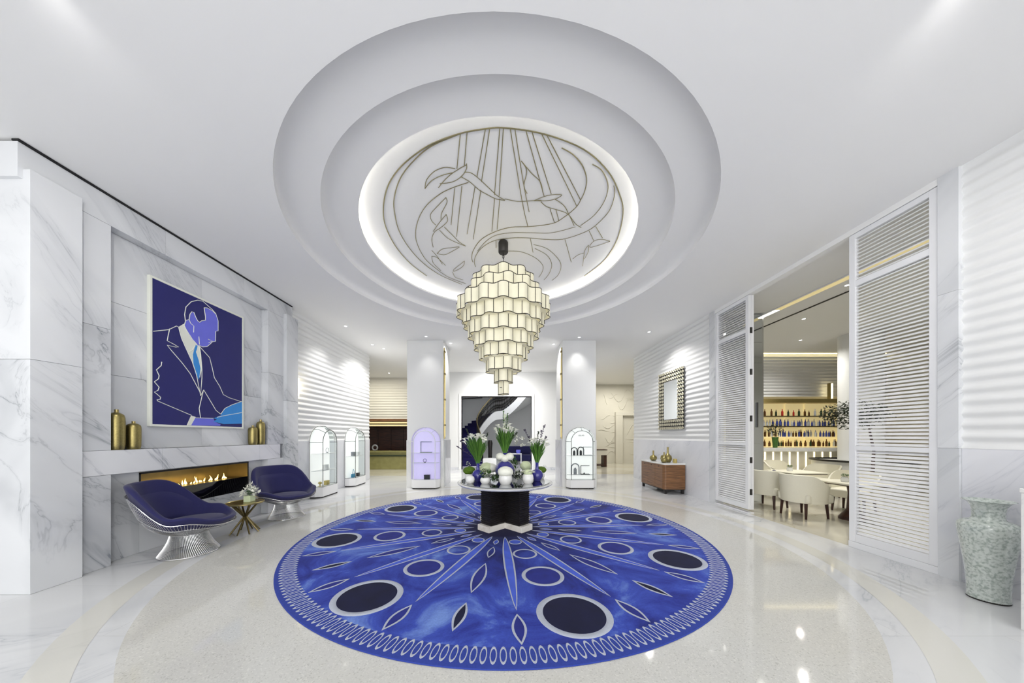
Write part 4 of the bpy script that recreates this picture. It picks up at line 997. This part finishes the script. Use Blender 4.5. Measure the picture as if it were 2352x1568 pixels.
# ================================================================== lamps on walls and ceiling
def sconce(label, x, y, z0, z1, dx, mat='sconce_lit'):
    t = thing('wall_sconce', label, 'wall lamp', (x, y, z0))
    MB().box(min(0, dx*.25), max(0, dx*.25), -0.045, 0.045, 0, z1-z0).build('back_plate', 'brass', t, False)
    MB().tube([(dx*0.62, 0, 0.01), (dx*0.62, 0, z1-z0-0.01)], abs(dx)*0.36, 12).build('shade', mat, t)
sconce('warm glowing wall lamp on the rippled wall beyond the fireplace', -4.93, 7.12, 2.53, 2.97, 0.09)
add_light('sconce_glow', 'POINT', (-4.8, 7.2, 2.75), 3, (1, 0.88, 0.62), 0.06)
for s, x in ((1, -1.855), (-1, 1.835)):
    t = thing('column_light', 'tall slim brass strip light on the %s column' % ('left' if s > 0 else 'right'), 'wall lamp', (x, 9.42, 1.5))
    MB().box(min(0, s*.025), max(0, s*.025), -0.05, 0.05, 0, 2.85).build('back_plate', 'brass', t, False)
    MB().box(min(s*.026, s*.04), max(s*.026, s*.04), -0.03, 0.03, 0.05, 2.5).build('diffuser', 'bar_warm', t, False)
    for z in (0.4, 1.2, 2.0, 2.7): MB().box(min(0, s*.05), max(0, s*.05), -0.055, 0.055, z, z+0.05).build('clasp', 'brass_dark', t, False)
DL = [(-2.30, 8.95, 'in front of the left column', 26, 80, 0, 0), (2.28, 9.02, 'in front of the right column', 44, 80, 0, 0), (-1.68, 9.6, 'right beside the left column', 130, 130, 0, 0), (1.62, 9.7, 'left beside the right column', 130, 130, 0, 0),
      (-4.06, 10.2, 'over the passage between display cases and left column', 260, 140, 0, 0), (4.15, 8.55, 'above the walnut sideboard', 220, 135, 0, 0), (-5.4, 14.2, 'in front of the reception wall', 30, 110, 0, 0),
      (-4.25, 8.1, 'assumed above the display case nearest the fireplace', 105, 110, 0, 0), (-4.25, 9.75, 'assumed above the second display case', 105, 110, 0, 0),  # this pair is assumed from the pools of light on the rippled wall
      (0.25, 11.8, 'added as fill right of centre before the far opening', 330, 140, 0.5, 0.1), (-0.3, 12.4, 'added as fill left of centre before the far opening', 330, 140, 0.5, -0.1),  # this pair is added to brighten the rear, hidden by the chandelier
      (-2.9, 1.8, 'added as unseen fill near the camera on the fireplace side', 120, 120, 0.62, -0.45), (-1.2, 1.2, 'added as unseen fill near the camera left of the middle', 30, 140, 0.3, 0), (1.2, 1.2, 'added as unseen fill near the camera right of the middle', 30, 140, 0.3, 0), (2.9, 1.8, 'added as unseen fill near the camera on the bar side', 130, 120, 0.62, 0.45)]  # these four are unseen fill lights added overhead to lift walls and floor
for x, y, wh, e, cone, tx, ty in DL:
    t = thing('ceiling_downlight', 'small round downlight '+wh, 'downlight', (x, y, CEIL), 0, 'recessed ceiling downlights')
    MB().lathe([(0.032, -0.001), (0.036, -0.004), (0.058, -0.004), (0.062, -0.0005)], 24, cap=False).build('trim_ring', 'lacquer_white', t)
    MB().lathe([(0.001, -0.0022), (0.033, -0.002)], 20, cap=False).build('lens', 'downlight_lit', t)
    add_light('downlight_beam', 'SPOT', (x, y, CEIL-0.02), e, (1, 0.975, 0.94), 0.04, rot=(tx, -ty, 0), spot=math.radians(cone), blend=0.9)

# ================================================================== reception, left rear
wd = struct('wall_reception_lower', MB().box(-10, -3.2, 17.0, 17.2, 0, 2.45), 'red_wood', label='dark timber wall behind reception')
MB().box(-10, -3.2, 15.25, 15.5, 2.33, 2.45).build('timber_beam', 'walnut', wd)
MB().box(-10, -3.2, 15.26, 15.5, 2.22, 2.29).build('light_band', 'bar_warm', wd)
MB().box(-10, -3.2, 15.26, 15.5, 2.08, 2.16).build('light_band', 'bar_warm', wd)
MB().box(-10, -3.2, 15.3, 17.0, 2.05, 2.08).build('soffit', 'dark_wood', wd)
for x0, x1, y in ((-7.0, -6.35, 16.95), (-6.3, -5.65, 16.95), (-5.6, -4.9, 16.95), (-7.8, -7.1, 16.95)):
    MB().box(x0, x1, y, y+0.06, 0.1, 1.95).build('timber_panel', 'red_wood', wd, False, 0.01)
dk = thing('reception_desk', 'long low olive stone reception desk in front of dark timber wall', 'desk', (-6.2, 14.2, 0))
MB().box(-2.2, 2.6, 0, 0.6, 0.0, 0.62).build('front', 'desk_olive', dk, False, 0.01)
MB().box(-2.25, 2.65, -0.06, 0.66, 0.62, 0.68).build('ledge', 'leaf_dark', dk, False, 0.006)
MB().box(-2.2, 2.6, 0.02, 0.6, 0.68, 0.80).build('upstand', 'desk_olive', dk, False, 0.006)
MB().box(-2.25, 2.65, -0.04, 0.66, 0.80, 0.86).build('desk_top', 'desk_olive', dk, False, 0.006)
o = MB().tube([(0.12*math.cos(2*PI*i/24), 0, 0.12*math.sin(2*PI*i/24)+0.13) for i in range(24)], 0.035, 8, True).build('ring_ornament', 'item_grey', loc=(-6.15, 14.4, 0.89)); tag(o, 'pale ring ornament standing on the reception desk', 'ornament')
add_light('reception_fill', 'AREA', (-6.2, 13.6, 4.5), 70, (1, 0.95, 0.82), 2.0, 1.2)  # added fill light over the reception, no fixture

# ================================================================== stair hall seen through the far opening
sc_ = thing('curved_staircase', 'curved staircase with navy carpet and dark lattice balustrade beyond the opening', 'staircase', (0, 0, 0))
IN = smoothpath([(-1.05,15.6,0.0),(-1.25,16.2,.75),(-1.5,16.9,1.5),(-1.25,17.6,2.2),(-.6,18.0,2.95),(0.0,18.0,3.1),(.7,17.8,3.65),(1.3,17.3,4.3)], 5)
OU = smoothpath([(-2.75,15.4,0.0),(-2.7,16.2,.75),(-2.7,17.3,1.5),(-2.2,18.6,2.2),(-.9,19.3,2.95),(0,19.4,3.1),(1.2,19.1,3.65),(2.2,18.4,4.3)], 5)
for i in range(len(IN)-1):
    a, b, c, d = IN[i], IN[i+1], OU[i+1], OU[i]; z1 = b[2]; z0 = min(a[2], b[2])-0.04
    m = MB(); m.add([(a[0],a[1],z0),(b[0],b[1],z0),(c[0],c[1],z0),(d[0],d[1],z0),(a[0],a[1],z1),(b[0],b[1],z1),(c[0],c[1],z1),(d[0],d[1],z1)], [(3,2,1,0),(4,5,6,7),(0,1,5,4),(1,2,6,5),(2,3,7,6),(3,0,4,7)])
    m.build('step', 'stair_carpet', sc_, False)
def inn(k, dz): p = IN[k]; return (p[0]*0.995, p[1]-0.03, p[2]+dz)
m = MB(); n = len(IN)
for k in range(n):
    p = IN[k]; q = OU[k]; zl = max(0.0, p[2]-0.48)
    m.v += [(p[0]+0.03, p[1]-0.05, p[2]+0.02), (p[0]+0.03, p[1]-0.05, zl), (q[0], q[1], max(0, q[2]-0.35)), (p[0]-0.02, p[1], p[2]+0.02)]
for k in range(n-1):
    for j in range(4): m.f.append((4*k+j, 4*k+(j+1) % 4, 4*k+4+(j+1) % 4, 4*k+4+j))
m.f += [(0, 1, 2, 3), tuple(4*(n-1)+j for j in (3, 2, 1, 0))]
m.build('stringer', 'wall_white', sc_)
m = MB(); m.tube([inn(k, 0.98) for k in range(n)], 0.03, 8); m.build('handrail', 'brass_dark', sc_)
m = MB(); m.tube([inn(k, 0.08) for k in range(n)], 0.018, 6); m.build('lower_rail', 'dark_line', sc_)
lat = MB()
for k in range(n-1):
    for f0 in (0.0, 0.5):
        a0, b0 = Vector(inn(k, 0)), Vector(inn(k+1, 0)); p = a0.lerp(b0, f0); q = a0.lerp(b0, f0+0.5)
        u = Vector((0, 0, 1)); lat.tube([p+u*0.08, p+u*0.98], 0.012, 4); lat.tube([p+u*0.1, q+u*0.5, p+u*0.95], 0.009, 4); lat.tube([q+u*0.1, p+u*0.5, q+u*0.95], 0.009, 4)
tag(lat.build('lattice', 'ebony', sc_), kind='stuff')
m = MB(); m.tube([(-2.86, 15.6, 2.9), (-2.86, 17, 3.5), (-2.5, 18.8, 3.9), (-1.4, 19.9, 4.1)], 0.03, 8); m.build('wall_rail', 'dark_line', sc_)
MB().prism([(-1.05, 15.3), (-0.35, 15.3), (-0.35, 15.75), (-0.7, 15.95), (-1.05, 15.75)], 0, 0.42).build('end_block', 'wall_white', sc_, False, 0.03)
o = MB().lathe([(0.001, 0), (0.16, 0), (0.16, 0.05), (0.10, 0.08), (0.11, 0.9), (0.14, 1.2), (0.09, 1.35), (0.001, 1.35)], 20).build('dark_floor_vase', 'ebony', loc=(-0.72, 16.4, 0)); tag(o, 'tall dark floor vase in front of the curved staircase', 'vase')
sf = thing('navy_sofa', 'navy sofa at the back of the stair hall', 'sofa', (1.0, 18.2, 0))
MB().box(-0.7, 0.7, -0.4, 0.4, 0.1, 0.45).build('seat', 'navy_fabric', sf, True, 0.04); MB().box(-0.7, 0.7, 0.25, 0.45, 0.3, 0.95).build('backrest', 'navy_fabric', sf, True, 0.04)
for s in (-1, 1): MB().box(s*0.75-0.09, s*0.75+0.09, -0.4, 0.42, 0.1, 0.65).build('arm', 'navy_fabric', sf, True, 0.04)
dt = thing('white_side_table', 'small white table before the navy sofa in the stair hall', 'table', (0.75, 17.0, 0))
MB().box(-0.28, 0.28, -0.25, 0.25, 0.55, 0.6).build('table_top', 'lacquer_white', dt, False, 0.005)
for a in (-1, 1):
    for b in (-1, 1): MB().box(a*0.25-0.02, a*0.25+0.02, b*0.22-0.02, b*0.22+0.02, 0, 0.55).build('leg', 'lacquer_white', dt, False)
of = thing('orchid_plant', 'white orchid in a violet pot on the small white table', 'plant', (0.85, 17.0, 0.6))
MB().lathe([(0.001, 0), (0.1, 0), (0.14, 0.12), (0.12, 0.2), (0.001, 0.19)], 18).build('pot', 'paint_violet', of)
for i in range(5): share('orchid_bloom', PET, of, (0.22*math.cos(i*2.1), 0.1*math.sin(i*2.1), 0.45+0.13*i), (0, 0, i), (0.17, 0.14, 0.12))
add_light('stair_hall_fill', 'AREA', (0.6, 16.4, 4.45), 55, (0.95, 0.97, 1.0), 2.0, 2.0)  # added fill to brighten the stair hall, has no lamp body

# ================================================================== right rear: carved relief wall
rw = struct('wall_relief', MB().box(3.6, 9.5, 17.4, 17.6, 0, CEIL), 'cream_wall', label='cream wall carved with wave and bird reliefs')
MB().box(6.45, 6.85, 17.2, 17.4, 0, 2.748).build('portal_jamb', 'cream_wall', rw, False, 0.01); MB().box(6.45, 9.0, 17.2, 17.4, 2.75, 2.95).build('portal_head', 'cream_wall', rw, False, 0.01)
rnd = random.Random(3)
for i in range(46):
    x = rnd.uniform(5.75, 8.6); z = rnd.uniform(0.4, 4.0); L = rnd.uniform(0.25, 0.9); ph = rnd.uniform(0, 6); cv = rnd.choice([0.03, 0.05, 0.12, 0.3])
    p = [(x+L*(k/10-.5), 17.39, z+cv*math.sin(ph+k*0.45)) for k in range(11)]
    MB().tube(p, [0.006+0.016*math.sin(PI*k/10) for k in range(11)], 5).build('relief_stroke', 'cream_wall', rw)
ct = thing('console_bench', 'dark wood console with cream drawer front by the relief wall', 'console', (4.95, 15.6, 0))
MB().box(-0.5, 0.35, -0.25, 0.25, 0.6, 0.85).build('drawer_case', 'cream_wall', ct, False, 0.008); MB().box(-0.52, 0.37, -0.27, 0.27, 0.85, 0.89).build('top', 'dark_wood', ct, False, 0.004)
for x0 in (-0.5, 0.2): MB().box(x0, x0+0.15, -0.22, 0.22, 0.0, 0.6).build('leg', 'dark_wood', ct, False, 0.004)
MB().box(-0.52, 0.2, -0.25, 0.25, 0.06, 0.12).build('foot_bar', 'dark_wood', ct, False)
pn = thing('glass_divider', 'tall bronze edged glass divider beside the relief wall', 'divider', (4.9, 16.6, 0))
MB().box(0.18, 0.22, -0.02, 0.02, 0, 4.3).build('post', 'brass_dark', pn, False); MB().box(-0.9, 0.18, -0.01, 0.01, 0.0, 4.3).build('panel', 'cream_wall', pn, False)
add_light('rear_fill', 'AREA', (6.0, 15.2, 4.45), 110, (1, 0.96, 0.86), 2.0, 2.0)  # extra light without a fitting, added to lift the relief wall

# ================================================================== bar room on the right
struct('wall_bar_near', MB().box(5.25, 14, 3.0, 3.2, 0, CEIL), 'wall_white'); struct('wall_bar_far', MB().box(5.25, 14, 11.0, 11.2, 0, CEIL), 'cream_wall'); struct('wall_bar_end', MB().box(13.8, 14, 3.2, 11, 0, CEIL), 'wall_white')
bw_ = wave_wall('wall_bar_back', 'x', 10.83, 8.6, 13.8, 3.0, CEIL, -1, 0.16, per=0.11, amp=0.02)
MB().box(8.7, 13.7, 10.74, 10.77, CEIL-0.03, CEIL-0.01).build('light_strip', 'sconce_lit', bw_)
cs = struct('trim_7', MB().box(6.30, 6.50, 3.3, 10.9, 4.53, 4.549), 'ceiling_white', label='slim light trough in the bar ceiling')
MB().box(6.36, 6.44, 7.0, 9.0, 4.522, 4.529).build('light_strip', 'led_lit', cs); MB().box(6.33, 6.47, 3.4, 7.0, 4.524, 4.529).build('light_strip', 'bar_warm', cs)
struct('trim_8', MB().box(7.03, 7.07, 3.3, 10.9, 4.535, 4.549), 'dark_line', label='thin dark slot in the bar ceiling')
pl = thing('mirrored_pillar', 'mirror clad pillar with slim handle just inside the bar', 'pillar', (6.05, 7.5, 0))
MB().box(-0.27, 0.24, -0.24, 0.3, 0, 4.53).build('core', 'steel', pl, False)
for z0, z1, mt in ((0, 1.40, 'mirror_steel'), (1.404, 3.35, 'mirror_steel'), (3.354, 3.85, 'mirror_steel'), (3.854, 4.525, 'mirror_steel')):
    MB().box(-0.275, 0.20, -0.252, -0.241, z0+0.002, z1).build('mirror_panel', mt, pl, False, 0.002)
MB().box(0.05, 0.085, -0.275, -0.253, 1.80, 2.40).build('handle', 'bronze_frame', pl, False, 0.003)
struct('column_bar', MB().lathe([(0.45, 0), (0.45, CEIL)], 40, (10.4, 8.75, 0)), 'wall_white', label='round white column in the bar')
bq = thing('round_banquette', 'pale round banquette with dark rim around the bar column', 'banquette', (10.4, 8.75, 0))
MB().lathe([(0.47, 0.0), (0.95, 0.0), (1.0, 0.1), (1.0, 0.85), (0.47, 0.86), (0.47, 0.0)], 40, cap=False).build('base', 'wall_white', bq); MB().lathe([(0.98, 0.85), (1.06, 0.86), (1.06, 0.90), (0.98, 0.905), (0.98, 0.85)], 40, cap=False).build('rim', 'dark_line', bq)
bc = thing('bar_counter', 'long pale bar counter with lit vertical strips', 'bar', (10.3, 9.9, 0))
MB().box(-2.2, 2.4, 0, 0.5, 0, 1.08).build('front', 'cream_wall', bc, False); MB().box(-2.25, 2.45, -0.12, 0.55, 1.08, 1.2).build('counter_top', 'marble_white', bc, False, 0.01)
for i in range(9): MB().box(-1.7+i*0.27, -1.655+i*0.27, -0.008, 0.0, 0.35, 1.06).build('light_strip', 'sconce_lit', bc, False)
bb = thing('back_bar_shelves', 'warm lit back bar shelving with bottles and glasses', 'shelving', (10.6, 10.6, 0))
MB().box(-2.0, 2.4, 0.15, 0.2, 0.9, 2.88).build('back_panel', 'bar_warm', bb, False)
SH = [1.22, 1.56, 1.93, 2.29]
for z in SH: MB().box(-2.0, 2.4, -0.12, 0.15, z-0.03, z).build('shelf', 'brass_dark' if z > 1.6 else 'bar_warm', bb, False)
MB().box(-2.0, 2.4, -0.15, 0.15, 2.74, 2.88).build('cornice', 'brass', bb, False)
for x in (-0.55, 0.15): MB().box(x, x+0.04, 0.10, 0.149, 1.22, 2.74).build('light_strip', 'bar_warm', bb, False)
def bottle_mesh(mat, s): return MB().lathe([(0.001, 0), (0.035*s, 0), (0.037*s, 0.01), (0.037*s, 0.17*s), (0.014*s, 0.23*s), (0.013*s, 0.29*s), (0.001, 0.29*s)], 8).mesh('bottle', mat)
BM = {k: bottle_mesh('bottle_'+k, 0.85) for k in ('blue', 'amber', 'clear', 'green', 'red')}
rows = [('bottom', 1.22, 34, ('amber', 'clear', 'green', 'amber')), ('second', 1.56, 34, ('blue', 'clear', 'blue', 'amber')), ('third', 1.93, 30, ('clear', 'blue', 'clear', 'blue')), ('top', 2.29, 16, ('amber', 'green', 'clear', 'red'))]
for nm, z, k, cs_ in rows:
    for i in range(k):
        mt = rnd.choice(cs_); o = bpy.data.objects.new('bottle', BM[mt]); C.objects.link(o)
        o.location = (8.75+3.1*(i+0.5)/k, 10.6+rnd.uniform(-0.05, 0.05), z+0.0005); f0 = rnd.uniform(0.75, 1.05); o.scale = (f0, f0, f0)
        tag(o, '%s bottle on the %s shelf of the back bar' % ({'clear': 'clear glass', 'blue': 'bluish', 'amber': 'amber', 'green': 'dark green', 'red': 'red'}[mt], nm), 'bottle', '%s bottles on the %s back bar shelf' % (mt, nm))
sconce('pale square lamp above the back bar shelves', 11.5, 10.62, 2.9, 3.45, 0.14)
for x, y, wh in ((6.75, 5.9, 'over the near bar table'), (7.6, 7.6, 'over the far bar table'), (9.2, 9.3, 'before the bar counter'), (9.0, 6.0, 'at the right side of the bar room')):  # downlights added to brighten the bar room
    t = thing('ceiling_downlight', 'small round downlight '+wh, 'downlight', (x, y, CEIL), 0, 'added bar fill downlights')
    MB().lathe([(0.032, -0.001), (0.036, -0.004), (0.058, -0.004), (0.062, -0.0005)], 24, cap=False).build('trim_ring', 'lacquer_white', t)
    MB().lathe([(0.001, -0.0022), (0.033, -0.002)], 20, cap=False).build('lens', 'downlight_lit', t)
    add_light('downlight_beam', 'SPOT', (x, y, CEIL-0.02), 190, (1, 0.97, 0.9), 0.04, spot=math.radians(140), blend=0.9)
# tub chairs
def tub_proto(label):
    t = thing('tub_chair', label, 'chair', (0, 0, 0), 0, 'cream tub chairs in the bar')
    def pl_(a, r): return (r*math.sin(a), -r*math.cos(a))            # a=0 at the back (-y)
    K_ = 28; vs = []; A = math.radians(118)
    for i in range(K_+1):
        a = -A+2*A*i/K_; q = abs(a)/A; zt = 0.83-0.20*sstep(0.45, 1.0, q)
        for r, z in ((0.335-0.03*0, 0.30), (0.375-0.01*q, zt), (0.345-0.01*q, zt+0.01), (0.285, 0.33)):
            x, y = pl_(a, r); vs.append((x, y*1.02, z))
    fs = [(4*i+j, 4*i+(j+1) % 4, 4*i+4+(j+1) % 4, 4*i+4+j) for i in range(K_) for j in range(4)]+[(0, 1, 2, 3), tuple(4*K_+j for j in (3, 2, 1, 0))]
    MB().add(vs, fs).build('back_shell', 'cream_leather', t)
    MB().box(-0.29, 0.29, -0.26, 0.31, 0.30, 0.47).build('seat', 'cream_leather', t, True, 0.03)
    for sx_ in (-1, 1):
        for sy_ in (-1, 1): MB().tube([(sx_*0.22, sy_*0.22, 0.31), (sx_*0.235, sy_*0.24, 0.0)], [0.026, 0.018], 8).build('leg', 'dark_wood', t)
    return t
L0 = 'cream tub chair nearest the camera in the bar opening'
tp = tub_proto(L0); tp.location = (5.98, 5.98, 0); tp.rotation_euler = (0, 0, face(0.97, 0.1))
for x, y, fx, fy, lab in ((5.98, 6.78, 0.9, 0.35, 'cream tub chair in front of the mirrored pillar'), (7.40, 6.35, -1, -0.4, 'cream tub chair across the near bar table, facing the lobby'),
                       (8.35, 7.9, -0.9, -0.2, 'cream tub chair beyond the far bar table on its right'), (8.3, 9.05, 0.1, -1, 'cream tub chair nearest the bar counter'), (7.1, 8.4, 0, -1, 'cream tub chair behind the far bar table')):
    c = copy_tree(tp); c.location = (x, y, 0); c.rotation_euler = (0, 0, face(fx, fy)); c['label'] = lab
def bar_table(label, x, y, w, d):
    t = thing('bar_table', label, 'table', (x, y, 0), 0, 'pale bar tables')
    MB().box(-w/2, w/2, -d/2, d/2, 0.685, 0.715).build('table_top', 'cream_leather', t, False, 0.006); MB().box(-w/2+.03, w/2-.03, -d/2+.03, d/2-.03, 0.665, 0.685).build('under_frame', 'dark_wood', t, False)
    MB().lathe([(0.09, 0.665), (0.07, 0.5), (0.09, 0.2), (0.2, 0.03), (0.2, 0.0)], 12).build('pedestal', 'red_wood', t)
    f = thing('table_flowers', 'small white flower pot on '+label, 'flowers', (x-0.1, y+0.05, 0.715), 0, 'flower pots on the bar tables')
    MB().lathe([(0.001, 0), (0.05, 0), (0.06, 0.05), (0.04, 0.09), (0.001, 0.085)], 14).build('pot', 'white_ceramic', f); share('foliage', LV, f, (0, 0, 0.12), (0, 0, 0), (0.06, 0.06, 0.05))
bar_table('the near bar table', 6.66, 5.72, 0.75, 0.75); bar_table('the far bar table', 7.25, 7.45, 0.9, 0.75)
o = MB().grid(lambda u, v: (0.12*math.cos(2*PI*u)*math.sin(PI*v)*1.0, 0.04*math.sin(2*PI*u)*math.sin(PI*v), 0.17-0.17*math.cos(PI*v)), 20, 12, True).build('navy_cushion', 'navy_fabric', loc=(6.18, 6.86, 0.475)); tag(o, 'navy cushion standing on the tub chair by the mirrored pillar', 'cushion')
tr_ = thing('indoor_tree', 'leafy olive tree standing before the bar column', 'tree', (9.2, 7.5, 0))
MB().lathe([(0.001, 0), (0.2, 0), (0.24, 0.4), (0.2, 0.42), (0.001, 0.4)], 20).build('planter', 'white_ceramic', tr_); MB().tube([(0, 0, 0.4), (0.05, 0, 1.2), (-0.05, 0.03, 1.9)], [0.04, 0.03, 0.02], 8).build('trunk', 'dark_wood', tr_)
share('foliage', leaves(1500, 1.0, 0.85, 0.085, 31, 'leaf_dark'), tr_, (-0.4, 0, 2.12), (0, 0, 0), (0.8, 0.5, 0.46))
bv = thing('bar_bouquet', 'tall green bouquet in a glass vase on the bar counter', 'flowers', (9.05, 10.0, 1.2))
MB().lathe([(0.001, 0), (0.06, 0), (0.09, 0.35), (0.001, 0.34)], 14).build('vase', 'leaf_green', bv); share('foliage', leaves(220, 1, 0.8, 0.16, 33, 'leaf_dark'), bv, (0, 0, 0.6), (0, 0, 0), (0.28, 0.2, 0.28))

# outer shell of the building so that light enters only at the unglazed open side behind the camera
struct('wall_outer_left', MB().box(-10.2, -10, 3.0, 22, 0, CEIL), 'wall_white'); struct('wall_outer_right', MB().box(9.5, 9.7, 11.2, 22, 0, CEIL), 'cream_wall'); struct('wall_outer_back', MB().box(-10, 9.6, 22, 22.2, 0, CEIL), 'wall_white')
